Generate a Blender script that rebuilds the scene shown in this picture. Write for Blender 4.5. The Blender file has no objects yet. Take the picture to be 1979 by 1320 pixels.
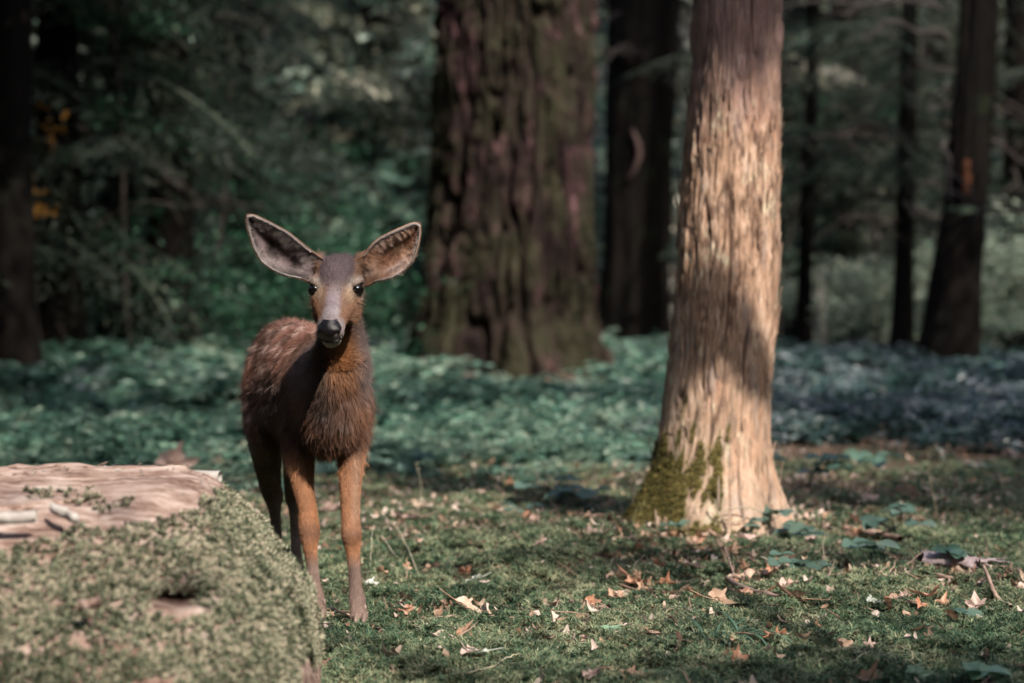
import bpy, math, random
import numpy as np
from math import radians, sin, cos, pi
random.seed(7); rng = np.random.default_rng(7)
sc = bpy.context.scene
COL = sc.collection

# ------------------------------------------------------------------ camera, sky, sun, exposure
H = 0.74; F = 3848.0; CX = 989.5; HY = 600.0
cd = bpy.data.cameras.new('camera'); cam = bpy.data.objects.new('camera', cd); COL.objects.link(cam)
cam.location = (0, 0, H); cam.rotation_euler = (radians(90), 0, 0)
cd.sensor_width = 36; cd.lens = F/1979*36; cd.shift_y = -(660-HY)/1979
cd.clip_end = 500; cd.dof.use_dof = True; cd.dof.focus_distance = 4.60; cd.dof.aperture_fstop = 2.5
sc.camera = cam
SUN_EL, SUN_AZ = radians(43), radians(29)     # azimuth: to the right of straight behind the camera
S = np.array([sin(SUN_AZ)*cos(SUN_EL), -cos(SUN_AZ)*cos(SUN_EL), sin(SUN_EL)])
w = bpy.data.worlds.new('World'); sc.world = w; w.use_nodes = True
nt = w.node_tree; nt.nodes.clear()
sky = nt.nodes.new('ShaderNodeTexSky'); sky.sky_type = 'NISHITA'; sky.sun_disc = False
sky.dust_density = 2.0; sky.ozone_density = .8; sky.sun_elevation = SUN_EL; sky.sun_rotation = pi - SUN_AZ
bg = nt.nodes.new('ShaderNodeBackground'); bg.inputs[1].default_value = 0.15
wo = nt.nodes.new('ShaderNodeOutputWorld')
nt.links.new(sky.outputs[0], bg.inputs[0]); nt.links.new(bg.outputs[0], wo.inputs[0])
sd = bpy.data.lights.new('sun', 'SUN'); sd.energy = 2.6; sd.angle = radians(0.53); sd.color = (1.0, .91, .80)
sun = bpy.data.objects.new('sun', sd); COL.objects.link(sun)
from mathutils import Vector
sun.rotation_euler = Vector(S).to_track_quat('Z', 'Y').to_euler(); sun.location = (2, -6, 9)
sc.view_settings.view_transform = 'Standard'; sc.view_settings.look = 'None'
sc.view_settings.gamma = 1; sc.view_settings.use_curve_mapping = False
sc.view_settings.exposure = 1.85
sc.render.engine = 'CYCLES'
sc.cycles.max_bounces = 6; sc.cycles.diffuse_bounces = 3; sc.cycles.transmission_bounces = 4
sc.cycles.transparent_max_bounces = 8; sc.cycles.use_denoising = True

def P(x, y, d): return np.array([(x-CX)/F*d, d, H-(y-HY)/F*d])

# ------------------------------------------------------------------ noise
def _h(ix, iy, iz, s):
    n = (ix*374761393 + iy*668265263 + iz*2147483647 + s*1274126177) & 0xffffffff
    n = ((n ^ (n >> 13))*1274126177) & 0xffffffff
    n = ((n ^ (n >> 16))*2246822519) & 0xffffffff
    return ((n ^ (n >> 15)) & 0xffffff)/float(0xffffff)
def vn(p, s=0):
    p = np.asarray(p, float); i = np.floor(p).astype(np.int64); f = p-i; f = f*f*(3-2*f)
    r = 0
    for a in (0, 1):
        for b in (0, 1):
            for c in (0, 1):
                wgt = (f[..., 0] if a else 1-f[..., 0])*(f[..., 1] if b else 1-f[..., 1])*(f[..., 2] if c else 1-f[..., 2])
                r = r+wgt*_h(i[..., 0]+a, i[..., 1]+b, i[..., 2]+c, s)
    return r
def fbm(p, o=4, s=0):
    p = np.asarray(p, float); r = 0; a = .5
    for k in range(o):
        r = r+a*vn(p, s+k*17); p = p*2.03+5.1; a *= .5
    return r/(1-.5**o)
def sm(x, a, b):
    t = np.clip((x-a)/(b-a), 0, 1); return t*t*(3-2*t)
def gnd(x, y):
    x = np.asarray(x, float); y = np.asarray(y, float)
    q = np.stack([x, y, 0*x], -1)
    z = .05*(fbm(q*.8, 3, 3)-.5) + .035*(vn(q*4, 9)-.5)*sm(y, 1, 3)
    z = z+.35*(vn(q*.09, 5)-.5)*sm(y, 9, 30)
    tx, ty = P(1385, 1010, 6.65)[:2]
    z = z+.02*np.exp(-((x-tx)**2+(y-ty)**2)/.22)
    dx, dy = P(690, 1200, 4.74)[:2]
    z = z*(1-.75*np.exp(-((x-dx)**2+(y-dy)**2)/.25))-.026*np.exp(-((x-dx)**2+(y-dy)**2)/.45)
    return z

def mh(x, y):
    x = np.asarray(x, float); y = np.asarray(y, float); q = np.stack([x, y, 0*x], -1)
    return .030*sm(fbm(q*15, 3, 4), .35, .7)+.018*fbm(q*6, 3, 14)-.012
# ------------------------------------------------------------------ materials
def nmat(name):
    m = bpy.data.materials.new(name); m.use_nodes = True; t = m.node_tree
    b = t.nodes['Principled BSDF']; return m, t, b
def N(t, typ, **k):
    n = t.nodes.new(typ)
    for a, v in k.items():
        if a.startswith('i_'): n.inputs[int(a[2:])].default_value = v
        else: setattr(n, a, v)
    return n
def ramp(t, fac, stops, interp='LINEAR'):
    r = N(t, 'ShaderNodeValToRGB'); r.color_ramp.interpolation = interp
    e = r.color_ramp.elements
    while len(e) < len(stops): e.new(.5)
    for el, (p, c) in zip(e, stops): el.position = p; el.color = (*c, 1)
    t.links.new(fac, r.inputs[0]); return r.outputs[0]
def noise(t, vec, scale, detail=4, rough=.6):
    n = N(t, 'ShaderNodeTexNoise'); n.inputs['Scale'].default_value = scale
    n.inputs['Detail'].default_value = detail; n.inputs['Roughness'].default_value = rough
    if vec is not None: t.links.new(vec, n.inputs['Vector'])
    return n.outputs['Fac']
def mapping(t, vec, sc_):
    m = N(t, 'ShaderNodeMapping'); m.inputs['Scale'].default_value = sc_; t.links.new(vec, m.inputs[0]); return m.outputs[0]
def mix(t, fac, a, b, mode='MIX'):
    m = N(t, 'ShaderNodeMix', data_type='RGBA', blend_type=mode)
    for sock, v in ((m.inputs[0], fac), (m.inputs[6], a), (m.inputs[7], b)):
        if isinstance(v, bpy.types.NodeSocket): t.links.new(v, sock)
        elif isinstance(v, (int, float)): sock.default_value = v
        else: sock.default_value = (*v, 1)
    return m.outputs[2]
def math_(t, op, a, b=0.0):
    m = N(t, 'ShaderNodeMath', operation=op)
    for s_, v in ((m.inputs[0], a), (m.inputs[1], b)):
        if isinstance(v, bpy.types.NodeSocket): t.links.new(v, s_)
        else: s_.default_value = v
    return m.outputs[0]
def bump(t, b, h, st=.5, dist=.01):
    n = N(t, 'ShaderNodeBump'); n.inputs['Strength'].default_value = st; n.inputs['Distance'].default_value = dist
    t.links.new(h, n.inputs['Height']); t.links.new(n.outputs[0], b.inputs['Normal'])
def setp(b, **k):
    for a, v in k.items():
        s_ = b.inputs[a.replace('_', ' ')]
        s_.default_value = v
def leafmat(name, stops, scale=.9, trans=.35, rough=.55, spec=.25, rnd=.35):
    """leaf: colour varies in space and from piece to piece, light shines through"""
    m, t, b = nmat(name)
    g = N(t, 'ShaderNodeNewGeometry'); oi = N(t, 'ShaderNodeObjectInfo')
    n1 = noise(t, g.outputs['Position'], scale, 4, .65)
    f = math_(t, 'ADD', n1, math_(t, 'MULTIPLY', math_(t, 'SUBTRACT', g.outputs['Random Per Island'], .5), rnd))
    f = math_(t, 'ADD', f, math_(t, 'MULTIPLY', math_(t, 'SUBTRACT', oi.outputs['Random'], .5), rnd))
    c = ramp(t, f, stops)
    t.links.new(c, b.inputs['Base Color']); setp(b, Roughness=rough, Specular_IOR_Level=spec)
    tr = N(t, 'ShaderNodeBsdfTranslucent'); t.links.new(c, tr.inputs[0])
    mx = N(t, 'ShaderNodeMixShader'); mx.inputs[0].default_value = trans
    t.links.new(b.outputs[0], mx.inputs[1]); t.links.new(tr.outputs[0], mx.inputs[2])
    t.links.new(mx.outputs[0], t.nodes['Material Output'].inputs[0]); return m
M = {}
M['moss'] = leafmat('moss_fronds', [(.2, (.030, .066, .040)), (.42, (.085, .145, .083)), (.58, (.18, .225, .13)), (.75, (.31, .31, .20))], 1.7, .3, .7, .15, .45)
M['logmoss'] = leafmat('log_moss_leaves', [(.22, (.022, .032, .018)), (.42, (.085, .105, .062)), (.6, (.20, .22, .145)), (.8, (.36, .32, .24))], 5, .25, .7, .15, .7)
M['cover'] = leafmat('ground_cover_leaves', [(.2, (.022, .055, .042)), (.42, (.070, .165, .115)), (.58, (.145, .26, .19)), (.8, (.24, .30, .23))], .7, .35, .45, .4, .5)
M['ivy'] = leafmat('dark_cover_leaves', [(.2, (.012, .035, .028)), (.45, (.03, .070, .058)), (.65, (.075, .12, .11)), (.85, (.22, .25, .27))], .9, .25, .35, .5, .6)
M['broad'] = leafmat('broad_leaves', [(.2, (.05, .095, .07)), (.55, (.09, .15, .115)), (.85, (.15, .21, .165))], 2, .4, .45, .4, .4)
M['conifer'] = leafmat('conifer_needles', [(.3, (.004, .008, .005)), (.5, (.012, .022, .014)), (.66, (.032, .046, .03)), (.8, (.09, .10, .075))], .8, .2, .6, .3, .35)
M['lichen'] = leafmat('lichen_needles', [(.2, (.07, .08, .05)), (.40, (.20, .205, .145)), (.58, (.34, .325, .25)), (.8, (.46, .43, .37))], .5, .3, .6, .3, 1.1)
M['shrub'] = leafmat('shrub_leaves', [(.25, (.010, .045, .022)), (.5, (.03, .095, .052)), (.7, (.075, .15, .10)), (.85, (.15, .2, .15))], .8, .4, .5, .4, .5)
M['pale_shrub'] = leafmat('pale_shrub_leaves', [(.25, (.08, .14, .10)), (.5, (.17, .24, .18)), (.75, (.30, .34, .27))], .9, .45, .5, .4, .5)
M['yellow'] = leafmat('yellow_leaves', [(.2, (.25, .12, .02)), (.7, (.40, .20, .04))], 3, .5, .5, .3, .5)
M['litter'] = leafmat('dry_litter', [(.2, (.10, .055, .035)), (.4, (.24, .15, .10)), (.6, (.33, .245, .18)), (.85, (.46, .37, .32))], 3, .2, .6, .3, .9)
M['dry_tan'] = leafmat('dry_leaf_tan', [(.3, (.34, .20, .13)), (.55, (.48, .32, .23)), (.75, (.55, .42, .34))], 30, .3, .55, .4, .2)
M['dry_red'] = leafmat('dry_leaf_red', [(.3, (.36, .14, .08)), (.55, (.52, .28, .18)), (.75, (.62, .42, .32))], 28, .3, .5, .4, .2)
M['dry_pink'] = leafmat('dry_leaf_pink', [(.3, (.44, .28, .23)), (.7, (.58, .44, .39))], 25, .3, .55, .4, .2)
M['dry_pale'] = leafmat('dry_leaf_pale', [(.3, (.45, .47, .40)), (.7, (.62, .64, .60))], 25, .3, .5, .4, .2)
M['green_leaf'] = leafmat('fresh_leaf_green', [(.3, (.14, .25, .15)), (.7, (.24, .36, .24))], 25, .35, .45, .4, .2)
M['grass'] = leafmat('grass_green', [(.2, (.03, .07, .05)), (.6, (.07, .13, .09)), (.9, (.14, .2, .13))], 6, .3, .4, .4, .5)
M['straw'] = leafmat('straw', [(.2, (.26, .22, .14)), (.6, (.42, .38, .28)), (.9, (.5, .47, .38))], 6, .2, .6, .3, .4)
M['twig'] = leafmat('twig_bark', [(.2, (.10, .06, .045)), (.5, (.2, .13, .10)), (.8, (.36, .25, .2))], 14, 0, .75, .2, .4)
M['darktwig'] = leafmat('dark_twig', [(.2, (.012, .010, .009)), (.8, (.04, .032, .028))], 6, 0, .8, .2, .4)
M['paletwig'] = leafmat('pale_twig', [(.2, (.14, .09, .08)), (.8, (.27, .19, .165))], 6, 0, .8, .2, .4)

def bark_mat(name, cols, scl=(6, 6, 1.1), moss=None, bumpd=.012, spread=1.0):
    m, t, b = nmat(name); tc = N(t, 'ShaderNodeTexCoord')
    v = mapping(t, tc.outputs['Object'], scl)
    n1 = noise(t, v, 1.0*spread, 7, .68); n2 = noise(t, v, 5.0*spread, 6, .7)
    f = math_(t, 'ADD', math_(t, 'MULTIPLY', n1, .68), math_(t, 'MULTIPLY', n2, .32))
    c = ramp(t, f, cols)
    crack = ramp(t, noise(t, mapping(t, tc.outputs['Object'], (scl[0]*5, scl[1]*5, scl[2]*3)), 1.0, 5, .6), [(.30, (.45, .38, .36)), (.44, (1, 1, 1))])
    c = mix(t, .8, c, crack, 'MULTIPLY')
    if moss:
        mf = ramp(t, noise(t, tc.outputs['Object'], moss[1], 5, .7), [(moss[2], (0, 0, 0)), (moss[2]+.1, (1, 1, 1))])
        c = mix(t, mf, c, moss[0])
    t.links.new(c, b.inputs['Base Color']); setp(b, Roughness=.9, Specular_IOR_Level=.04)
    bump(t, b, f, .8, bumpd); return m
M['bark_big'] = bark_mat('furrowed_fir_bark', [(.30, (.012, .010, .009)), (.44, (.055, .038, .034)), (.55, (.12, .08, .075)), (.68, (.21, .12, .12))], (3.2, 3.2, .9), ((.06, .06, .032), 1.6, .50), .03)
M['bark_dark'] = bark_mat('dark_bark', [(.30, (.002, .0018, .0016)), (.5, (.0045, .004, .0035)), (.7, (.011, .008, .007))], (5, 5, .8), ((.009, .012, .007), 2.0, .58), .02)
M['bark_grey'] = bark_mat('grey_young_bark', [(.30, (.03, .02, .02)), (.5, (.07, .05, .05)), (.7, (.13, .10, .10))], (8, 8, 1.5), ((.09, .10, .06), 2.0, .55), .01)
M['bark_pale'] = bark_mat('pale_bark', [(.30, (.14, .14, .12)), (.6, (.3, .29, .26))], (8, 8, 1.5), None, .01)

# main tree bark: tan stringy wood, ochre and grey streaks, lichen patches
def main_bark():
    m, t, b = nmat('peeled_tan_bark'); tc = N(t, 'ShaderNodeTexCoord'); o = tc.outputs['Object']
    v = mapping(t, o, (18, 18, 3.6)); a = noise(t, v, 1.0, 8, .68)
    v2 = mapping(t, o, (70, 70, 17)); f2 = noise(t, v2, 1.0, 7, .7)
    f = math_(t, 'ADD', math_(t, 'MULTIPLY', a, .45), math_(t, 'MULTIPLY', f2, .55))
    c = ramp(t, f, [(.33, (.06, .034, .024)), (.42, (.20, .125, .085)), (.50, (.30, .19, .13)), (.58, (.42, .30, .225)), (.68, (.51, .43, .37))])
    def patch(sc_, k, lo, hi, det=5):
        return ramp(t, noise(t, mapping(t, o, sc_), k, det, .7), [(lo, (0, 0, 0)), (hi, (1, 1, 1))])
    c = mix(t, math_(t, 'MULTIPLY', patch((5, 5, 1.6), 1.0, .49, .62), .55), c, (.27, .115, .055))
    c = mix(t, math_(t, 'MULTIPLY', patch((9, 9, 2.6), 1.2, .55, .63, 6), .65), c, (.20, .165, .155))
    c = mix(t, math_(t, 'MULTIPLY', patch((8, 8, 4.5), 1.6, .58, .65), .6), c, (.50, .46, .33))
    c = mix(t, math_(t, 'MULTIPLY', patch((24, 24, 6), 1.5, .53, .60), .75), c, (.075, .04, .028))
    sep = N(t, 'ShaderNodeSeparateXYZ'); t.links.new(o, sep.inputs[0])
    # purple-brown mixed in higher up paints the upper trunk's shade; paler tone at foot
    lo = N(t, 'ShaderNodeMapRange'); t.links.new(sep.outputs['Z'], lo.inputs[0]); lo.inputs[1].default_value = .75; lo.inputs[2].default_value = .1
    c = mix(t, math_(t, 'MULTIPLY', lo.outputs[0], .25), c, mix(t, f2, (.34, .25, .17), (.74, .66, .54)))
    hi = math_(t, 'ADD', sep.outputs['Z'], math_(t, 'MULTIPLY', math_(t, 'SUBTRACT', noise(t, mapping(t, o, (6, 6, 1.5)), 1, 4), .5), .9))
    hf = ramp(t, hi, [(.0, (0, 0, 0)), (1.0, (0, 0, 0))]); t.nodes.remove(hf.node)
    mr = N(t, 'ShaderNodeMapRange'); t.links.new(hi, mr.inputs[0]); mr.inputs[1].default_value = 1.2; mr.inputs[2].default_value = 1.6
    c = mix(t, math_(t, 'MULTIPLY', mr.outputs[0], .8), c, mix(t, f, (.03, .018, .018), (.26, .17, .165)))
    att = N(t, 'ShaderNodeAttribute'); att.attribute_name = 'crack'
    c = mix(t, math_(t, 'MULTIPLY', att.outputs['Fac'], .85), c, (.055, .03, .02))
    ma = N(t, 'ShaderNodeAttribute'); ma.attribute_name = 'mossy'
    c = mix(t, ma.outputs['Fac'], c, mix(t, f2, (.035, .035, .012), (.14, .12, .045)))
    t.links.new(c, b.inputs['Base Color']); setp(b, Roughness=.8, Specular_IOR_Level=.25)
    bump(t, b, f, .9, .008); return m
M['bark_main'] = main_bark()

def ground_mat():
    m, t, b = nmat('forest_floor'); g = N(t, 'ShaderNodeNewGeometry'); p = g.outputs['Position']
    n1 = noise(t, p, 1.3, 6, .7); n2 = noise(t, p, 28, 6, .75)
    c1 = ramp(t, n2, [(.3, (.018, .016, .010)), (.5, (.045, .05, .028)), (.7, (.09, .085, .05))])
    c2 = ramp(t, n2, [(.3, (.04, .025, .017)), (.5, (.10, .065, .045)), (.68, (.22, .15, .11))])
    c = mix(t, ramp(t, n1, [(.42, (0, 0, 0)), (.58, (1, 1, 1))]), c1, c2)
    t.links.new(c, b.inputs['Base Color']); setp(b, Roughness=.95, Specular_IOR_Level=.1)
    bump(t, b, n2, .8, .02); return m
M['ground'] = ground_mat()
def simple(name, col, rough=.6, spec=.3, var=None, scale=20, bd=None):
    m, t, b = nmat(name)
    tc = N(t, 'ShaderNodeTexCoord'); n = noise(t, tc.outputs['Object'], scale, 5, .65)
    c = ramp(t, n, [(.3, col), (.7, var or col)])
    t.links.new(c, b.inputs['Base Color']); setp(b, Roughness=rough, Specular_IOR_Level=spec)
    if bd: bump(t, b, n, .7, bd)
    return m
def attr_mat(name, attr, rough=.6, spec=.3, sheen=0.0, mult=True):
    m, t, b = nmat(name); a = N(t, 'ShaderNodeAttribute'); a.attribute_name = attr
    g = N(t, 'ShaderNodeNewGeometry'); n = noise(t, g.outputs['Position'], 160, 4, .7)
    c = mix(t, 1.0, a.outputs['Color'], ramp(t, n, [(.3, (.65, .65, .65)), (.7, (1.15, 1.15, 1.15))]), 'MULTIPLY') if mult else a.outputs['Color']
    t.links.new(c, b.inputs['Base Color']); setp(b, Roughness=rough, Specular_IOR_Level=spec)
    return m

# ------------------------------------------------------------------ object helpers
def mesh_from(name, V, Fc, mat, smooth=True, attrs=None):
    me = bpy.data.meshes.new(name)
    V = np.asarray(V, np.float32)
    if isinstance(Fc, np.ndarray):
        n, k = Fc.shape
        me.vertices.add(len(V)); me.vertices.foreach_set('co', V.ravel())
        me.loops.add(n*k); me.loops.foreach_set('vertex_index', Fc.astype(np.int32).ravel())
        me.polygons.add(n); me.polygons.foreach_set('loop_start', np.arange(0, n*k, k, dtype=np.int32))
        me.update(calc_edges=True)
    else:
        me.from_pydata(V.tolist(), [], Fc); me.update()
    me.polygons.foreach_set('use_smooth', np.full(len(me.polygons), smooth)); me.materials.append(mat)
    for k_, v in (attrs or {}).items():
        if v.ndim == 1:
            a = me.attributes.new(k_, 'FLOAT', 'POINT'); a.data.foreach_set('value', v.astype(np.float32))
        else:
            a = me.attributes.new(k_, 'FLOAT_COLOR', 'POINT'); c4 = np.ones((len(v), 4), np.float32); c4[:, :3] = v
            a.data.foreach_set('color', c4.ravel())
    return me
def link(name, data, parent=None, loc=None, rot=None):
    o = bpy.data.objects.new(name, data); COL.objects.link(o)
    if parent: o.parent = parent
    if loc is not None: o.location = loc
    if rot is not None: o.rotation_euler = rot
    return o
def tag(o, label=None, cat=None, group=None, kind=None):
    for k, v in (('label', label), ('category', cat), ('group', group), ('kind', kind)):
        if v: o[k] = v
    return o
def empty(name, loc, label, cat, group=None, rot=None):
    o = link(name, None, None, loc, rot); return tag(o, label, cat, group)
def grid_faces(nu, nv, wrap=False):
    """nu rings of nv verts"""
    i = np.arange(nu-1)[:, None]; j = np.arange(nv if wrap else nv-1)[None, :]
    j2 = (j+1) % nv
    a = i*nv+j; b_ = i*nv+j2; c = (i+1)*nv+j2; d = (i+1)*nv+j
    return np.stack([a, b_, c, d], -1).reshape(-1, 4)
class MB:
    def __init__(s): s.V = []; s.F = []; s.n = 0
    def add(s, V, Fc):
        V = np.asarray(V, float); s.V.append(V); s.F.append(np.asarray(Fc)+s.n); s.n += len(V)
    def tube(s, pts, rad, k=6):
        pts = np.asarray(pts, float); n = len(pts); rad = np.broadcast_to(np.asarray(rad, float), (n,))
        T = np.gradient(pts, axis=0); T /= np.linalg.norm(T, axis=1)[:, None]+1e-9
        ref = np.array([0.31, .95, .1]) if abs(T[0][2]) > .7 else np.array([0, 0, 1.])
        A = np.cross(T, ref); A /= np.linalg.norm(A, axis=1)[:, None]+1e-9; B = np.cross(T, A)
        th = np.arange(k)*2*pi/k
        V = pts[:, None]+rad[:, None, None]*(A[:, None]*np.cos(th)[None, :, None]+B[:, None]*np.sin(th)[None, :, None])
        s.add(V.reshape(-1, 3), grid_faces(n, k, True))
        c = [[j, (j+1) % k, (j+2) % k, (j+2) % k] for j in range(0)]
    def quads(s, Q):  # (n,4,3)
        Q = np.asarray(Q, float); n = len(Q); s.add(Q.reshape(-1, 3), np.arange(n*4).reshape(-1, 4))
    def mesh(s, name, mat, smooth=True, attrs=None): return mesh_from(name, np.concatenate(s.V), np.concatenate(s.F), mat, smooth, attrs)
def rand_dirs(n):
    v = rng.normal(size=(n, 3)); return v/np.linalg.norm(v, axis=1)[:, None]
def leaf_quads(c, d, up, L, W, fold=.25):
    """rhombic leaves: centre c, direction d, rough normal up"""
    s_ = np.cross(d, up); s_ /= np.linalg.norm(s_, axis=1)[:, None]+1e-9; nrm = np.cross(s_, d)
    L = np.broadcast_to(L, len(c))[:, None]; W = np.broadcast_to(W, len(c))[:, None]
    a = c-d*L*.5; b = c+s_*W*.5+nrm*W*fold; e = c+d*L*.5-nrm*L*.08; f = c-s_*W*.5+nrm*W*fold
    return np.stack([a, b, e, f], 1)
HID = []
def source(name, me):
    o = bpy.data.objects.new(name, me); HID.append(o); return o
def scatter(name, pts, rot, scl, srcs, idx=None, label=None, parent=None, kind='stuff', cat=None):
    """one object made of many instances on given points (geometry nodes)"""
    n = len(pts); me = bpy.data.meshes.new(name+'_points'); me.vertices.add(n)
    me.vertices.foreach_set('co', np.asarray(pts, np.float32).ravel())
    a = me.attributes.new('rot', 'FLOAT_VECTOR', 'POINT'); a.data.foreach_set('vector', np.asarray(rot, np.float32).ravel())
    a = me.attributes.new('scl', 'FLOAT', 'POINT'); a.data.foreach_set('value', np.asarray(scl, np.float32))
    a = me.attributes.new('idx', 'INT', 'POINT'); a.data.foreach_set('value', (rng.integers(0, len(srcs), n) if idx is None else idx).astype(np.int32))
    o = link(name, me, parent)
    g = bpy.data.node_groups.new(name+'_scatter', 'GeometryNodeTree')
    g.interface.new_socket('Geometry', in_out='INPUT', socket_type='NodeSocketGeometry')
    g.interface.new_socket('Geometry', in_out='OUTPUT', socket_type='NodeSocketGeometry')
    gi = g.nodes.new('NodeGroupInput'); go = g.nodes.new('NodeGroupOutput')
    j = g.nodes.new('GeometryNodeJoinGeometry')
    for s_ in srcs:
        oi = g.nodes.new('GeometryNodeObjectInfo'); oi.inputs['Object'].default_value = s_; oi.inputs['As Instance'].default_value = True
        g.links.new(oi.outputs['Geometry'], j.inputs[0])
    ip = g.nodes.new('GeometryNodeInstanceOnPoints'); ip.inputs['Pick Instance'].default_value = True
    def at(nm, ty):
        q = g.nodes.new('GeometryNodeInputNamedAttribute'); q.data_type = ty; q.inputs[0].default_value = nm; return q.outputs[0]
    g.links.new(gi.outputs[0], ip.inputs['Points']); g.links.new(j.outputs[0], ip.inputs['Instance'])
    g.links.new(at('idx', 'INT'), ip.inputs['Instance Index'])
    e2r = g.nodes.new('FunctionNodeEulerToRotation'); g.links.new(at('rot', 'FLOAT_VECTOR'), e2r.inputs[0])
    g.links.new(e2r.outputs[0], ip.inputs['Rotation']); g.links.new(at('scl', 'FLOAT'), ip.inputs['Scale'])
    g.links.new(ip.outputs[0], go.inputs[0])
    md = o.modifiers.new('scatter', 'NODES'); md.node_group = g
    return tag(o, label, cat, None, kind)

# ------------------------------------------------------------------ ground
ys = np.concatenate([np.linspace(-40, 1, 30), np.arange(1.1, 9, .06), 9*np.exp(np.linspace(0, math.log(22), 120))])
xs = np.concatenate([-np.exp(np.linspace(math.log(110), math.log(3.1), 40)), np.arange(-3, 3, .06), np.exp(np.linspace(math.log(3.1), math.log(110), 40))])
X, Y = np.meshgrid(xs, ys); Z = gnd(X, Y)
tag(link('ground', mesh_from('ground', np.stack([X, Y, Z], -1).reshape(-1, 3), grid_faces(len(ys), len(xs)), M['ground'])), 'mossy forest floor with soil and old needles', None, None, 'structure')

# ------------------------------------------------------------------ main tree
def profile_trunk(prof, d0, zt, mat, nth, zstep, disp, name='trunk', rot0=0, squash=1.0, roots=None):
    """trunk from (y, left, right) pixel outline rows at distance d0, in metres round its base"""
    pr = np.array(sorted(prof)); yy = pr[::-1, 0]
    zz = H-(yy-HY)/F*d0; xl = (pr[::-1, 1]-CX)/F*d0; xr = (pr[::-1, 2]-CX)/F*d0
    cx = (xl+xr)/2; r = (xr-xl)/2
    z = np.concatenate([np.arange(zz[0]-.12, zz[-1], zstep), np.linspace(zz[-1], zt, 24)])
    slope = (cx[-1]-cx[-3])/(zz[-1]-zz[-3]+1e-6)
    C = np.interp(z, zz, cx)+np.where(z > zz[-1], (z-zz[-1])*slope*.6, 0)
    R = np.interp(z, zz, r)*np.where(z > zz[-1], 1-.6*(z-zz[-1])/(zt-zz[-1]+1e-6), 1)
    x0 = cx[0]; th = np.linspace(0, 2*pi, nth, endpoint=False)
    TH, ZZ = np.meshgrid(th, z); CC = C[:, None]; RR = R[:, None]+0*TH
    dr = disp(TH, ZZ, RR)
    r2 = RR+dr
    V = np.stack([CC-x0+np.cos(TH)*r2, np.sin(TH)*r2*squash, ZZ], -1)
    return V, (x0, d0), TH, ZZ
def ridge(p, s): return 1-np.abs(2*vn(p, s)-1)
MT = [(0, 1340, 1510), (130, 1338, 1507), (250, 1326, 1506), (400, 1313, 1504), (500, 1310, 1504), (600, 1302, 1499), (700, 1290, 1489),
      (800, 1278, 1487), (850, 1270, 1487), (900, 1257, 1491), (950, 1240, 1498), (1000, 1218, 1508), (1045, 1186, 1522)]
MD = 6.65
crk = {}
def main_disp(TH, ZZ, RR):
    c, s_ = np.cos(TH), np.sin(TH)
    p = np.stack([c*11, s_*11, ZZ*4.5], -1)
    fine = np.stack([c*36, s_*36, ZZ*20], -1)
    big = np.stack([c*2.2, s_*2.2, ZZ*.9], -1)
    rd = ridge(p+.8*fbm(big*2, 2, 4)[..., None], 11)
    cr = sm(rd, .86, .985)*sm(vn(np.stack([c*4, s_*4, ZZ*2.5], -1), 31), .35, .6)
    crk['c'] = cr
    d = .014*(fbm(big, 3, 2)-.5)+.007*(fbm(p, 4, 5)-.5)+.012*(fbm(fine, 3, 6)-.5)-.006*cr
    # roots spread at the foot
    foot = sm(ZZ, .34, -.04)
    lob = .5+.5*np.cos(TH*5+.6+1.2*np.sin(TH*2))
    d = d+foot**1.5*(.065*lob**2-.012)
    d = d+.02*sm(fbm(np.stack([c*3, s_*3, ZZ*6], -1), 3, 77), .6, .75)*sm(ZZ, .5, .8)*.5
    return d
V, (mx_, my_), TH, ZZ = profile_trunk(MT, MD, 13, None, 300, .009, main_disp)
zc = gnd(mx_, my_)
p_ = np.stack([np.cos(TH)*3, np.sin(TH)*3, ZZ*5], -1)
face = np.exp(-(((TH-radians(222)+pi) % (2*pi)-pi)/1.0)**2)
mossy = sm(.85*face*sm(ZZ, .58, .1)+.45*sm(ZZ, .08, -.02)+1.5*(fbm(p_*2.2, 5, 8)-.5), .36, .62)
tree = empty('tree', (mx_, my_, 0), 'tan stringy-barked tree with a sunlit trunk, alone in the right foreground', 'tree')
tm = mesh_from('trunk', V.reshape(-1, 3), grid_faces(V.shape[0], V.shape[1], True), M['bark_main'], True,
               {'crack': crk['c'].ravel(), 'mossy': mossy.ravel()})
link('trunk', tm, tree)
# bark flakes standing off the trunk
mb = MB()
for k in range(120):
    i = rng.integers(0, V.shape[0]-60); j = rng.integers(150, 300); q = V[i, j % 300]
    a = TH[0, j % 300]; out = np.array([cos(a), sin(a), 0]); tv = np.array([-sin(a), cos(a), 0])
    L = rng.uniform(.03, .11); W = rng.uniform(.006, .016); lift = rng.uniform(.002, .008)
    zz_ = np.linspace(0, L, 5); pts = []
    for z_ in zz_:
        f_ = z_/L; cpt = q+np.array([0, 0, z_])+out*(.003+lift*f_*f_*1.5); ww = W*(1-.6*abs(2*f_-1)**2)
        pts += [cpt-tv*ww/2, cpt+out*.003, cpt+tv*ww/2]
    mb.add(pts, grid_faces(5, 3))
tag(link('bark_flakes', mb.mesh('bark_flakes', M['bark_main']), tree), None, None, None, 'stuff')

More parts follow.
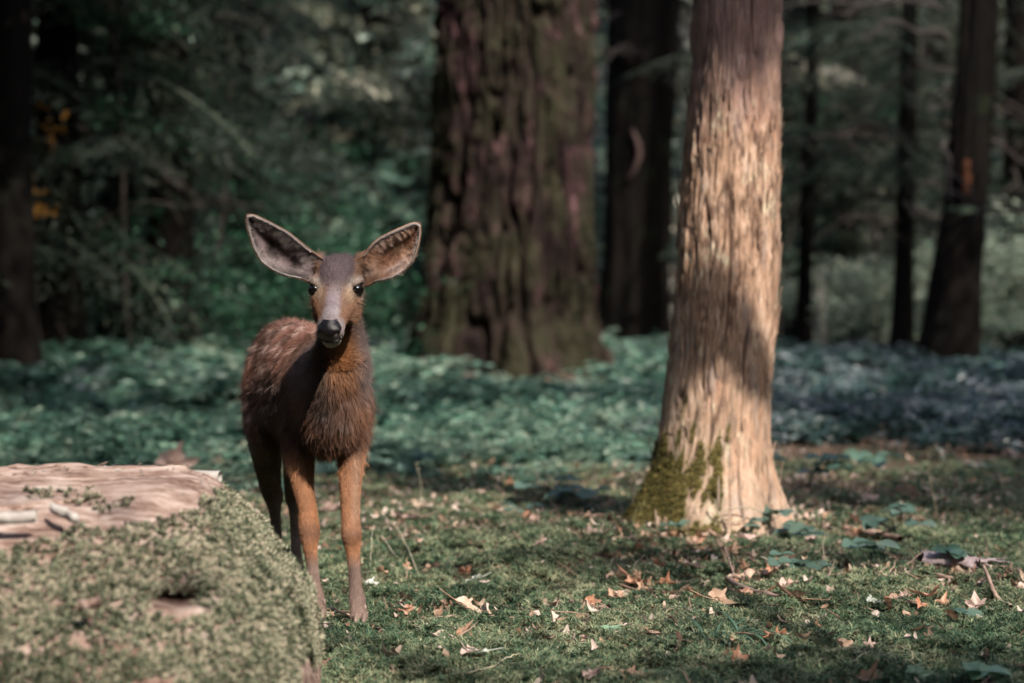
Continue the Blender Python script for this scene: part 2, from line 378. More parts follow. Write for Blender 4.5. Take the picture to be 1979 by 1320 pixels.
# ------------------------------------------------------------------ moss sprig sources
def sprig(n, L, W, tilt, curl, mat, seg=3, name='moss_sprig'):
    mb = MB()
    for k in range(n):
        a = 2*pi*k/n+rng.uniform(-.4, .4); e = rng.uniform(*tilt); l = L*rng.uniform(.6, 1.25); w_ = W*rng.uniform(.7, 1.3)
        pts = []; p = np.array([0., 0., 0.]); ang = e
        side = np.array([-sin(a), cos(a), 0])
        for i in range(seg+1):
            ww = w_*(1-(i/seg)**1.6)+.0003
            pts += [p-side*ww/2, p+side*ww/2]
            p = p+l/seg*np.array([cos(a)*cos(ang), sin(a)*cos(ang), sin(ang)]); ang -= curl*rng.uniform(.6, 1.3)
        mb.add(pts, grid_faces(seg+1, 2))
    return source(name, mb.mesh(name, mat))
moss_src = [sprig(14, .0145, .0021, (.15, 1.3), .6, M['moss']) for _ in range(6)]
moss_src += [sprig(9, .022, .0022, (.6, 1.5), .6, M['moss']) for _ in range(2)]
logmoss_src = [sprig(9, .0125, .0036, (.3, 1.3), .5, M['logmoss'], 2, 'log_moss_sprig') for _ in range(5)]

def zone(n, d0, d1, margin=1.12, power=1.0):
    """random ground points inside a widened view wedge"""
    d = d0*(d1/d0)**(rng.random(n)**power); x = (rng.random(n)-.5)*2*(CX/F*d*margin+.25)
    return x, d
def clear_of_log(x, y): return ~((x < -.40) & (y > 3.1) & (y < 4.2))
def patches(x, y, s, seed): return fbm(np.stack([x*s, y*s, 0*x], -1), 3, seed)
# near moss
x, y = zone(170000, 3.5, 9.5)
keep = clear_of_log(x, y) & (rng.random(len(x)) < sm(patches(x, y, 1.6, 40)+.25*(1-sm(y, 5.5, 8.5)), .28, .50))
x, y = x[keep], y[keep]; n = len(x)
pts = np.stack([x, y, gnd(x, y)+mh(x, y)], -1)
scatter('moss_carpet', pts, np.stack([rng.normal(0, .3, n), rng.normal(0, .3, n), rng.uniform(0, 6.28, n)], -1),
        rng.uniform(.6, 1.35, n)*(1+.12*np.maximum(y-5, 0)), moss_src, None, 'green feathery moss carpeting the forest floor')
# leaf litter, tiny
def litter_src():
    out = []
    for k in range(6):
        n_ = 6; L = rng.uniform(.012, .034); W = L*rng.uniform(.25, .8); cu = rng.uniform(-.5, .9)
        pts = []
        for i in range(n_):
            t_ = i/(n_-1); ww = W*math.sin(pi*min(max(t_, .04), .97))**.7*rng.uniform(.75, 1.2)
            z_ = cu*L*(t_-.5)**2*2
            pts += [[(t_-.5)*L, -ww/2, z_+ww*.25], [(t_-.5)*L, 0, z_], [(t_-.5)*L, ww/2, z_+ww*.2]]
        mb = MB(); mb.add(pts, grid_faces(n_, 3)); out.append(source('litter_leaf', mb.mesh('litter_leaf', M['litter'])))
    for k in range(3):
        mb = MB(); L = rng.uniform(.03, .09)
        q = np.cumsum(np.r_[[[0, 0, 0]], rng.normal([L/4, 0, 0], [.001, L/18, L/40], (4, 3))], 0)
        mb.tube(q, [.0012, .0013, .0011, .001, .0004], 4); out.append(source('litter_twig', mb.mesh('litter_twig', M['twig'])))
    return out
lsrc = litter_src()
x, y = zone(60000, 3.5, 24, 1.15)
pt = patches(x, y, 1.1, 60); keep = clear_of_log(x, y) & (rng.random(len(x)) < .05+.95*sm(pt+.14*sm(y, 6, 8), .44, .60)*sm(y, 4.2, 6.0))
x, y = x[keep], y[keep]; n = len(x)
scatter('leaf_litter', np.stack([x, y, gnd(x, y)+mh(x, y)+.010], -1), np.stack([rng.normal(0, .45, n), rng.normal(0, .45, n), rng.uniform(0, 6.28, n)], -1),
        rng.uniform(.5, 1.4, n)*(1+.06*np.maximum(y-6, 0)), lsrc, None, 'small dry leaves and twig bits strewn over the moss')

# ------------------------------------------------------------------ ground cover plants
def frond(mb, base, az, L, lean, leaf, pairs=8):
    """one arching compound frond"""
    t_ = np.linspace(0, 1, pairs+2); h = np.array([cos(az), sin(az), 0])
    c = base+np.outer(L*(t_*cos(lean)+.25*t_*t_), h)+np.outer(L*(t_*sin(lean)-.45*t_**2.2), [0, 0, 1])
    mb.tube(c, np.linspace(.0022, .0008, len(c)), 3)
    tt = np.gradient(c, axis=0); tt /= np.linalg.norm(tt, axis=1)[:, None]
    side = np.cross(tt, [0, 0, 1]); side /= np.linalg.norm(side, axis=1)[:, None]+1e-9
    for sg in (-1, 1):
        i = np.arange(1, len(c)); l_ = leaf*(1-.55*np.abs(t_[i]-.25))*rng.uniform(.7, 1.2, len(i))
        d = side[i]*sg+tt[i]*.45+rng.normal(0, .15, (len(i), 3)); d /= np.linalg.norm(d, axis=1)[:, None]
        mb.quads(leaf_quads(c[i]+d*l_[:, None]*.5, d, np.tile([0, 0, 1.], (len(i), 1))+rng.normal(0, .3, (len(i), 3)), l_, l_*.42))
def cover_src(mat, nf, L, leaf, lean=(.5, 1.3), pairs=8):
    mb = MB()
    for k in range(nf): frond(mb, np.zeros(3), rng.uniform(0, 6.28), L*rng.uniform(.6, 1.2), rng.uniform(*lean), leaf, pairs)
    return source('cover_plant', mb.mesh('cover_plant', mat, False))
cov = [cover_src(M['cover'], 9, .20, .055) for _ in range(5)]
dark = [cover_src(M['ivy'], 8, .20, .06, (.5, 1.4), 5) for _ in range(4)]
def cover_density(x, y):
    px = x/y*F+CX
    d = sm(patches(x, y, .8, 80), .38, .55)
    y = y+3.2*(patches(x, y, .9, 81)-.5)+1.6*(patches(x, y, 3, 82)-.5)
    near = sm(y, 8.2+2.2*sm(px, 1200, 1500)-1.2*sm(px, 600, 200), 11.0+1.2*sm(px, 1200, 1500))
    return np.clip(near*(.35+.9*d), 0, 1)
x, y = zone(19000, 7, 40, 1.15, .8); px = x/y*F+CX
keep = (rng.random(len(x)) < cover_density(x, y)) & (px < 1330+300*(rng.random(len(x))-.5)) & ~((np.abs(x-P(990, 0, 20)[0]) < 1.25) & (y > 17.2) & (y < 21.1))
x, y = x[keep], y[keep]; n = len(x)
scatter('ground_cover', np.stack([x, y, gnd(x, y)-.01], -1), np.stack([rng.normal(0, .15, n), rng.normal(0, .15, n), rng.uniform(0, 6.28, n)], -1),
        rng.uniform(.5, 1.4, n)*(.8+1.5*sm(y, 8, 17)*sm(patches(x, y, .55, 90), .35, .68)), cov, None, 'blue-green ferny ground cover behind the deer')
x, y = zone(14000, 7.6, 45, 1.15, .8); px = x/y*F+CX
keep = (rng.random(len(x)) < cover_density(x, y)) & ((px > 1330+300*(rng.random(len(x))-.5)) | ((px < 760) & (y > 15)))
x, y = x[keep], y[keep]; n = len(x)
scatter('dark_ground_cover', np.stack([x, y, gnd(x, y)-.01], -1), np.stack([rng.normal(0, .2, n), rng.normal(0, .2, n), rng.uniform(0, 6.28, n)], -1),
        rng.uniform(.7, 1.6, n)*(1+.5*sm(y, 10, 16)), dark, None, 'dark glossy ground cover spreading under the right-hand trees')

# ------------------------------------------------------------------ foreground log
def log_build():
    zs = np.array([-.12, 0, .103, .196, .227, .278, .345, .40, .425])  # log tables scaled about the camera to sit farther off; end outline from image pixels
    xe = np.array([-.370, -.371, -.373, -.389, -.409, -.450, -.512, -.563, -.60])
    yf = np.array([3.07, 3.07, 3.10, 3.15, 3.19, 3.24, 3.33, 3.50, 3.66])
    yb = np.array([4.12, 4.12, 4.12, 4.12, 4.11, 4.10, 4.08, 4.06, 4.03])
    zz = np.concatenate([np.linspace(-.12, .419, 110), np.full(40, .425)])
    nth = 420; th = np.linspace(0, 2*pi, nth, endpoint=False); rings = []
    for k, z in enumerate(zz):
        e = np.interp(z, zs, xe); a = np.interp(z, zs, yf); b_ = np.interp(z, zs, yb); xl = -1.75+.1*(z/.46)
        shrink = 1.0 if k < 110 else 1-(k-109)/40.5
        cxx, cyy = (e+xl)/2, (a+b_)/2; rx, ry = (e-xl)/2, (b_-a)/2
        n_ = 4.5
        ct, st = np.cos(th), np.sin(th)
        den = (np.abs(ct)**n_+np.abs(st)**n_)**(1/n_)
        rings.append(np.stack([cxx+rx*ct/den*shrink, cyy+ry*st/den*shrink, np.full(nth, z+ (.010*(cxx+rx*ct/den+.9) if z > .3 else 0))], -1))
    V = np.array(rings); return V
V = log_build(); nz, nth = V.shape[:2]
Nn = np.cross(np.roll(V, -1, 1)-np.roll(V, 1, 1), np.gradient(V, axis=0)); Nn /= np.linalg.norm(Nn, axis=2)[..., None]+1e-9
top = np.zeros((nz, nth)); top[112:] = 1
lum = (fbm(V*5, 4, 1)-.5)*.04+(fbm(V*22, 4, 2)-.5)*.022
Vn_ = V+Nn*(lum*(1-top*.85))[..., None]
# weathered grooves in the broken top, running along the log
gr = (fbm(V*np.array([2.5, 40, 1]), 4, 6)-.5)*.022+(fbm(V*np.array([9, 14, 1]), 3, 9)-.5)*.022
Vn_[..., 2] += top*gr
# rotten hollow in the near side
hc = P(318, 1176, 3.2); dd = ((V[..., 0]-hc[0])/.036)**2+((V[..., 2]-hc[2]-.004)/.010)**2
dent = np.exp(-dd)*(V[..., 1] < 3.5); rim = np.exp(-(((V[..., 0]-hc[0]-.012)/.050)**2+((V[..., 2]-hc[2]+.014)/.008)**2))*(V[..., 1] < 3.5)
Vn_[..., 1] += .06*dent-.018*rim
m, t, b = nmat('rotten_wood'); tc = N(t, 'ShaderNodeTexCoord')
nn = noise(t, mapping(t, tc.outputs['Object'], (6, 70, 50)), 1.0, 8, .75)
nn2 = noise(t, mapping(t, tc.outputs['Object'], (9, 16, 16)), 1.0, 8, .75)
c = ramp(t, math_(t, 'ADD', math_(t, 'MULTIPLY', nn, .55), math_(t, 'MULTIPLY', nn2, .45)), [(.36, (.035, .020, .016)), (.45, (.15, .09, .07)), (.53, (.32, .235, .20)), (.62, (.50, .43, .39))])
at_ = N(t, 'ShaderNodeAttribute'); at_.attribute_name = 'hollow'
c = mix(t, at_.outputs['Fac'], c, (.03, .012, .008))
t.links.new(c, b.inputs['Base Color']); setp(b, Roughness=.85, Specular_IOR_Level=.2); bump(t, b, nn, .8, .01); M['rotwood'] = m
log = empty('fallen_log', (-.9, 3.2, 0), 'moss-covered fallen log with a broken pale top at bottom left', 'log')
lp = np.array([-.9, 3.2, 0])
capc = Vn_[-1].mean(0)
lv = np.concatenate([Vn_.reshape(-1, 3), [capc]])-lp
lf = grid_faces(nz, nth, True)
hol = np.append(np.clip(dent*1.3, 0, 1).ravel(), 0)
li = (nz-1)*nth
lme = mesh_from('log_wood', lv, [list(map(int, f)) for f in lf]+[[li+i, li+(i+1) % nth, nz*nth] for i in range(nth)], M['rotwood'], True, {'hollow': hol})
link('log_wood', lme, log)
# moss over its flanks
fl = rng.integers(0, 111, 120000); fj = rng.integers(0, nth, 120000)
q = Vn_[fl, fj]; nrm = Nn[fl, fj]
px = q[:, 0]/q[:, 1]*F+CX; py = HY+(H-q[:, 2])/q[:, 1]*F
k1 = fbm(q*7, 4, 33)
lvl = q[:, 2]+.13*(fbm(q*np.array([7, 7, 7]), 4, 8)-.5)
edge = .372+.03*sm(q[:, 0], -.95, -.5)
thr = .27+.55*sm(lvl, edge-.03, edge+.02)*(1-.6*sm(q[:, 0], -.6, -.45))+.30*sm(lvl, .17, .03)+.16*sm(q[:, 0], -.75, -.5)*sm(lvl, .24, .10)
bare2 = rim[fl, fj]+dent[fl, fj]
keep = (k1 > thr) & (bare2 < .45) & (nrm[:, 1] < .75)
q = q[keep]; nrm = nrm[keep]; n = len(q)
k2 = rng.random(n) < .8; q = q[k2]; nrm = nrm[k2]; n = len(q)
q = q+np.random.default_rng(3).normal(0, .0045, q.shape)*(1-.8*np.abs(nrm))
# orient z to normal with a little droop
def align(nrm):
    pitch = np.arccos(np.clip(nrm[:, 2], -1, 1)); yaw = np.arctan2(nrm[:, 1], nrm[:, 0])
    return np.stack([0*pitch, pitch, yaw], -1)
nr = nrm+rng.normal(0, .35, nrm.shape)+np.array([0, 0, .1]); nr /= np.linalg.norm(nr, axis=1)[:, None]
ms = scatter('moss_cushion', q-lp+nrm*.002, align(nr), rng.uniform(.4, 1.1, n), logmoss_src, None, 'olive moss tufts matted over the log', log)
# tree moss round the foot and lower left face
i = rng.integers(0, 70, 26000); j = rng.integers(0, 300, 26000)
Vt = np.asarray([v.co[:] for v in tm.vertices]).reshape(-1, 300, 3)
mk = mossy.reshape(-1, 300)[i, j] > .45+.5*rng.random(26000)
q = Vt[i, j][mk]; a = TH[0, j][mk]; nr = np.stack([np.cos(a), np.sin(a), 0*a+.5], -1)+rng.normal(0, .3, (len(a), 3)); nr /= np.linalg.norm(nr, axis=1)[:, None]
M['treemoss'] = leafmat('tree_moss', [(.25, (.04, .04, .012)), (.5, (.12, .11, .035)), (.75, (.24, .19, .07))], 7, .3, .7, .15, .5)
tms = [sprig(9, .017, .003, (.4, 1.4), .5, M['treemoss'], 3, 'tree_moss_sprig') for _ in range(4)]
scatter('trunk_moss', q, align(nr), rng.uniform(.35, .95, len(q)), tms, None, 'brownish moss on the foot of the trunk', tree)

# weathered slabs of wood along the top of the log
def slab(px0, py0, px1, py1, d0, d1, wd, th_, mat, seed, name, parent, nseg=26):
    a = P(px0, py0, d0); b_ = P(px1, py1, d1); r_ = np.random.default_rng(seed); mb = MB(); t_ = np.linspace(0, 1, nseg)
    c = a+(b_-a)*t_[:, None]; wv = wd*(1-.75*t_**4)*(1+.3*(vn(np.stack([t_*9, t_*0, t_*0+seed], -1), 3)-.5))*sm(t_, -.02, .06)
    hv = th_*(1+.5*(vn(np.stack([t_*12, t_*0, t_*0+seed], -1), 5)-.5))
    off = .02*(vn(np.stack([t_*5, t_*0+3, t_*0+seed], -1), 6)-.5)
    rings = []
    for k in range(nseg):
        y0, y1 = -wv[k]/2+off[k], wv[k]/2+off[k]; h_ = hv[k]
        rings.append([c[k]+[0, y0, -.01], c[k]+[0, y0-.003, h_*.7], c[k]+[0, y0*.5, h_*.95], c[k]+[0, y1*.4, h_*1.05], c[k]+[0, y1, h_*.8], c[k]+[0, y1+.003, -.01]])
    Vs = np.array(rings)-(np.array(parent.location) if parent else 0); mb.add(Vs.reshape(-1, 3), grid_faces(nseg, 6, True))
    return link(name, mb.mesh(name, mat), parent)
M['greywood'] = simple('weathered_grey_wood', (.20, .18, .165), .8, .2, (.42, .395, .37), 22, .006)
M['greywood'].node_tree.nodes  # fine grain comes from its noise bump
tag(slab(-260, 936, 425, 921, 3.92, 3.90, .17, .013, M['greywood'], 5, 'wood_slab', log), 'pale grey weathered slab along the top of the log')
slab(-200, 972, 330, 946, 3.58, 3.7, .08, .010, M['rotwood'], 9, 'wood_slab', log)
slab(-200, 1005, 150, 970, 3.4, 3.55, .06, .010, M['rotwood'], 12, 'wood_slab', log)
slab(98, 978, 150, 1002, 3.42, 3.36, .012, .007, M['greywood'], 14, 'splinter', log, 8)
slab(-60, 1003, 70, 998, 3.36, 3.36, .03, .010, M['greywood'], 15, 'splinter', log, 8)
slab(150, 1166, 196, 1163, 3.16, 3.16, .010, .006, M['rotwood'], 17, 'splinter', log, 8)

# ------------------------------------------------------------------ forest
def simple_trunk(x0, y0, d, r0, r1, h, bend, mat, disp, nth=40, zstep=.06, flare=.5, lean=(0, 0), seed=0):
    z = np.concatenate([np.arange(-.4, min(h, 6.5), zstep), np.linspace(6.5, h, 20)]) if h > 6.6 else np.arange(-.4, h, zstep)
    th = np.linspace(0, 2*pi, nth, endpoint=False); TH, ZZ = np.meshgrid(th, z)
    R = np.interp(z, [0, h], [r0, r1])[:, None]*(1+flare*np.exp(-np.maximum(ZZ+.0, 0)/(.9*r0+.25)))
    c, s_ = np.cos(TH), np.sin(TH); k = 1.0/max(r0, .05)
    p = np.stack([c*2.4+seed, s_*2.4, ZZ*.55*k*.5], -1)
    p2 = np.stack([c*7+seed, s_*7, ZZ*1.1*k*.6], -1)
    dr = disp*r0*((ridge(p+fbm(p*1.7, 2, 3)[..., None], 5)-.5)*1.2+(fbm(p2, 4, 7)-.5)*1.1)
    dr = dr+flare*.5*r0*np.cos(TH*5+seed)*np.exp(-np.maximum(ZZ, 0)/.5)
    ox = bend*np.sin(z*.35+seed)+lean[0]*z; oy = lean[1]*z
    V = np.stack([ox[:, None]+c*(R+dr), oy[:, None]+s_*(R+dr), ZZ], -1)
    return mesh_from('trunk', V.reshape(-1, 3), grid_faces(len(z), nth, True), mat)

def bough(L, seed, dens=1.0, spray=(.035, .075), wid=.013, droop=.35):
    """needle-clad branch along +X, drooping"""
    r_ = np.random.default_rng(seed); mb = MB(); n = int(14*L/1.0)+4
    t_ = np.linspace(0, 1, n); c = np.stack([t_*L, .06*L*np.sin(t_*4+seed), .12*L*t_-droop*L*t_**2], -1)
    mb.tube(c, np.linspace(.012, .002, n)*L, 3); Q = []
    for i in range(1, n):
        for sg in (-1, 1):
            tl = L*.42*(1-t_[i])**.6*r_.uniform(.5, 1.2)+.05
            m_ = max(3, int(tl/.035*dens)); u = np.linspace(.1, 1, m_)
            d = np.array([.55+.3*t_[i], sg*1.0, -.25]); d /= np.linalg.norm(d)
            pp = c[i]+u[:, None]*tl*d+np.stack([0*u, 0*u, -.35*tl*u**2], -1)
            dd = d+r_.normal(0, .55, (m_, 3)); dd[:, 2] -= .25; dd /= np.linalg.norm(dd, axis=1)[:, None]
            ln = r_.uniform(*spray, m_)
            Q.append(leaf_quads(pp, dd, r_.normal(0, 1, (m_, 3))+[0, 0, .6], ln, wid*r_.uniform(.7, 1.4, m_), .1))
    mb.quads(np.concatenate(Q)); return np.concatenate(mb.V), np.concatenate(mb.F)
BO = [bough(L, 11+i) for i, L in enumerate([1.0, 1.3, 1.6, .8])]
BOF = [bough(L, 21+i, .55, (.09, .2), .055, .45) for i, L in enumerate([1.0, 1.3, 1.6])]
def rotz(V, a): c, s_ = cos(a), sin(a); return np.stack([V[:, 0]*c-V[:, 1]*s_, V[:, 0]*s_+V[:, 1]*c, V[:, 2]], -1)
def conifer_crown(name, mat, z0, z1, n, rad, seed, BO=BO):
    r_ = np.random.default_rng(seed); mb = MB()
    for k in range(n):
        z = z0+(z1-z0)*(k+r_.random())/n; f_ = (z-z0)/(z1-z0)
        V, Fq = BO[r_.integers(0, len(BO))]; R = rad*(1-.65*f_)*r_.uniform(.55, 1.15)
        s_ = R/1.2; W = V*[s_, s_, s_]; a = r_.uniform(-.35, .25)
        W = np.stack([W[:, 0]*cos(a)-W[:, 2]*sin(a), W[:, 1], W[:, 0]*sin(a)+W[:, 2]*cos(a)], -1)
        W = rotz(W, r_.uniform(0, 2*pi)); W[:, 2] += z; mb.add(W, Fq)
    return mb.mesh(name, mat, False)
def leaf_crown(name, mat, centers, n_each, rad, leaf, seed, stems=True, base=(0, 0, 0), wmat=None):
    r_ = np.random.default_rng(seed); centers = np.asarray(centers); Q = []
    for c in centers:
        m_ = int(n_each*r_.uniform(.6, 1.4)); v = r_.normal(0, .45, (m_, 3))*np.array([rad, rad, rad*.55])
        d = r_.normal(0, 1, (m_, 3))*[1, 1, .35]; d[:, 2] -= .2; d /= np.linalg.norm(d, axis=1)[:, None]
        l_ = leaf*r_.uniform(.6, 1.3, m_)
        Q.append(leaf_quads(c+v, d, r_.normal(0, .5, (m_, 3))+[0, 0, 1], l_, l_*r_.uniform(.4, .7, m_), .15))
    mb = MB(); mb.quads(np.concatenate(Q)); return mb.mesh(name, mat, False)
def arc_branch(mb, p, az, L, up, r, seed, k=5, n=14):
    r_ = np.random.default_rng(seed); t_ = np.linspace(0, 1, n)
    c = p+np.stack([cos(az)*L*t_, sin(az)*L*t_, up*L*t_-.5*L*t_**2*r_.uniform(.2, .9)+.03*L*np.sin(t_*9+seed)], -1)+np.cumsum(r_.normal(0, .012*L, (n, 3)), 0)
    mb.tube(c, np.linspace(r, r*.25, n), k); return c
def branch_mesh(name, n, z0, z1, L, r, mat, seed, sub=3):
    r_ = np.random.default_rng(seed); mb = MB()
    for k in range(n):
        z = r_.uniform(z0, z1); c = arc_branch(mb, np.array([0, 0, z]), r_.uniform(0, 6.28), L*r_.uniform(.4, 1.2), r_.uniform(-.2, .5), r*r_.uniform(.5, 1.2), seed*50+k)
        for j in range(sub):
            q = c[r_.integers(4, len(c))]; arc_branch(mb, q, r_.uniform(0, 6.28), L*.35*r_.uniform(.4, 1.2), r_.uniform(-.6, .3), r*.35, seed*90+k*9+j, 4, 8)
    return mb.mesh(name, mat)
TRK = {}
def add_tree(px, d, r, h, label, bark='bark_dark', crown=None, branches=None, lean=(0, 0), cat='tree', group=None, name='conifer_tree', flare=.5, seed=0, bend=.05, disp=.12, rz=None, scale=1.0, nth=28):
    x = (px-CX)/F*d; z = float(gnd(x, d))
    root = empty(name, (x, d, z), label, cat, group)
    tmesh = simple_trunk(0, 0, d, r, r*.35, h, bend, M[bark], disp, nth, .1 if r < .3 else .05, flare, lean, seed)
    link('trunk', tmesh, root)
    a = rng.uniform(0, 6.28) if rz is None else rz
    if crown is not None: o = link('crown', crown, root, None, (0, 0, a)); o.scale = (scale,)*3
    if branches is not None: link('branches', branches, root, None, (0, 0, a+1))
    return root
# shared crowns
cr_low = [conifer_crown('crown', M['conifer'], .9, 12, 150, 2.3, 100+i) for i in range(3)]
cr_high = [conifer_crown('crown', M['conifer'], 4.6, 15, 110, 3.0, 110+i) for i in range(2)]
cr_top = [conifer_crown('crown', M['conifer'], 9.5, 15.5, 90, 2.6, 130+i) for i in range(2)]
cr_lich = [conifer_crown('crown', M['lichen'], 1.1, 13, 80, 2.4, 120+i, BOF) for i in range(3)]
dead = [branch_mesh('branches', 18, 1.2, 6.5, 1.6, .042, M['darktwig'], 30+i, 4) for i in range(3)]
cr_mid = [conifer_crown('hanging_boughs', M['conifer'], 2.3, 8.0, 62, 2.0, 140+i) for i in range(3)]

# the giant fir behind the deer: its own furrowed trunk
BT = [(0, 848, 1152), (120, 842, 1146), (260, 838, 1143), (400, 830, 1140), (520, 816, 1143), (620, 808, 1142), (680, 800, 1148), (725, 790, 1160), (745, 782, 1172)]
BD = 20.0; bigc = {}
def big_disp(TH, ZZ, RR):
    c, s_ = np.cos(TH), np.sin(TH)
    w1 = np.stack([c*1.6, s_*1.6, ZZ*.6], -1); wv = (fbm(w1*1.3, 3, 4)-.5)
    p = np.stack([c*7.5+wv*2.2, s_*7.5+wv, ZZ*1.25+wv*1.3], -1)
    p2 = np.stack([c*16+wv*3, s_*16, ZZ*4.5], -1)
    rd = ridge(p, 3); rd2 = ridge(p2, 9)
    bigc['f'] = sm(rd, .78, .97)
    d = .16*(fbm(w1, 3, 21)-.5)-.13*sm(rd, .72, .98)-.05*sm(rd2, .8, 1)+.12*(fbm(np.stack([c*14, s_*14, ZZ*5], -1), 4, 6)-.5)
    d = d+.02+sm(ZZ, .8, 0)*(.10*np.cos(TH*6+1)+.04)
    return d
V, (bx, by), TH, ZZ = profile_trunk(BT, BD, 22, None, 420, .035, big_disp)
big = empty('giant_tree', (bx, by, float(gnd(bx, by))-.05), 'massive old trunk with deeply furrowed purple-brown bark behind the deer', 'tree')
m, t, b = nmat('giant_bark'); tc = N(t, 'ShaderNodeTexCoord'); o_ = tc.outputs['Object']
nA = noise(t, mapping(t, o_, (2.6, 2.6, .8)), 1.0, 7, .7); nB = noise(t, mapping(t, o_, (9, 9, 4)), 1.0, 6, .7)
c = ramp(t, math_(t, 'ADD', math_(t, 'MULTIPLY', nA, .48), math_(t, 'MULTIPLY', nB, .52)), [(.38, (.005, .004, .0035)), (.47, (.012, .0085, .0075)), (.54, (.022, .013, .013)), (.60, (.075, .04, .042)), (.68, (.15, .085, .09))])
mo = ramp(t, noise(t, mapping(t, o_, (1.3, 1.3, .8)), 1.6, 6, .75), [(.44, (0, 0, 0)), (.56, (1, 1, 1))])
c = mix(t, math_(t, 'MULTIPLY', mo, .85), c, mix(t, nB, (.005, .006, .0035), (.045, .045, .026)))
af = N(t, 'ShaderNodeAttribute'); af.attribute_name = 'furrow'
c = mix(t, math_(t, 'MULTIPLY', af.outputs['Fac'], .8), c, (.018, .013, .011))
t.links.new(c, b.inputs['Base Color']); setp(b, Roughness=.9, Specular_IOR_Level=.04); bump(t, b, nB, .9, .05); M['bark_giant'] = m
link('trunk', mesh_from('trunk', V.reshape(-1, 3), grid_faces(V.shape[0], V.shape[1], True), M['bark_giant'], True, {'furrow': bigc['f'].ravel()}), big)
o = link('crown', cr_top[0], big); o.scale = (1.3,)*3; o.location = (0, 0, 2)

def prof_tree(prof, d, mat, label, disp, h=16, name='tree', crown=None, branches=None, seed=1, nth=110, zstep=.04):
    def dp(TH, ZZ, RR):
        c, s_ = np.cos(TH), np.sin(TH); r0 = float(RR.max())
        p = np.stack([c*4+seed, s_*4, ZZ*.8], -1); p2 = np.stack([c*12+seed, s_*12, ZZ*2.2], -1)
        return disp*((ridge(p+(fbm(p, 2, 3)-.5)[..., None], 5)-.5)+(fbm(p2, 4, 6)-.5)*1.2)
    V, (x0, y0), _, _ = profile_trunk(prof, d, h, None, nth, zstep, dp)
    root = empty(name, (x0, y0, float(gnd(x0, y0))-.05), label, 'tree')
    link('trunk', mesh_from('trunk', V.reshape(-1, 3), grid_faces(V.shape[0], V.shape[1], True), mat), root)
    if crown: link('crown', crown, root)
    if branches: link('branches', branches, root)
    return root
prof_tree([(0, 1178, 1312), (300, 1172, 1298), (500, 1168, 1290), (620, 1158, 1292), (690, 1150, 1300), (715, 1142, 1312)], 26.5, M['bark_dark'],
          'dark straight trunk with a pale hanging strip, close right of the giant trunk', .05, crown=cr_top[1], branches=dead[0], seed=3)
prof_tree([(0, 1858, 1930), (200, 1846, 1918), (400, 1826, 1902), (520, 1806, 1896), (620, 1788, 1892), (700, 1768, 1890), (735, 1752, 1898)], 20.5, M['bark_dark'],
          'dark leaning trunk with a moss band and an orange scar at far right', .04, crown=cr_top[0], branches=dead[1], seed=8)
# its moss band, orange scar; the pale strip on the other trunk
def patch_on(px, py, d, w_, h_, r, mat, name, parent, seed, jag=.3):
    """curved plate hugging a trunk of radius r whose near face is at this pixel"""
    c0 = P(px, py, d); n_, k_ = 16, 12; V = []
    for i in range(n_):
        for j in range(k_):
            u = (j/(k_-1)-.5); v = (i/(n_-1)-.5); e = 1-jag*vn(np.array([u*6+seed, v*5, seed]), 4)
            ww = w_*math.sqrt(max(0, 1-(2*v)**2*.8))*e; a = u*ww/r
            V.append([c0[0]+r*sin(a), c0[1]+r*(1-cos(a))+.02*abs(2*u)**3, c0[2]+v*h_+.03*vn(np.array([u*5, v*3, 9.]), 5)])
    loc = np.array(parent.location); V = np.array(V)-loc
    return link(name, mesh_from(name, V, grid_faces(n_, k_), mat), parent)
M['scar'] = simple('orange_scar_wood', (.02, .009, .006), .8, .1, (.085, .03, .013), 14)
M['band'] = simple('moss_band', (.012, .02, .014), .9, .1, (.035, .05, .035), 14, .02)
lt = [o for o in bpy.data.objects if o.get('label', '').startswith('dark leaning')][0]
st = [o for o in bpy.data.objects if o.get('label', '').startswith('dark straight')][0]
patch_on(1868, 345, 20.20, .16, .36, .2, M['scar'], 'scar', lt, 3, .9)
patch_on(1864, 408, 20.15, .46, .06, .24, M['band'], 'moss_band', lt, 5)
mb = MB(); q = [P(1222, 250, 26.0), P(1233, 275, 25.95), P(1236, 300, 25.95), P(1228, 325, 25.95), P(1214, 345, 26.0)]
mb.tube(np.array(q)-np.array(st.location), [.018, .035, .04, .035, .015], 6); M['strip'] = simple('strip_bark', (.035, .022, .02), .9, .05, (.08, .055, .05), 8); link('hanging_strip', mb.mesh('hanging_strip', M['strip']), st)

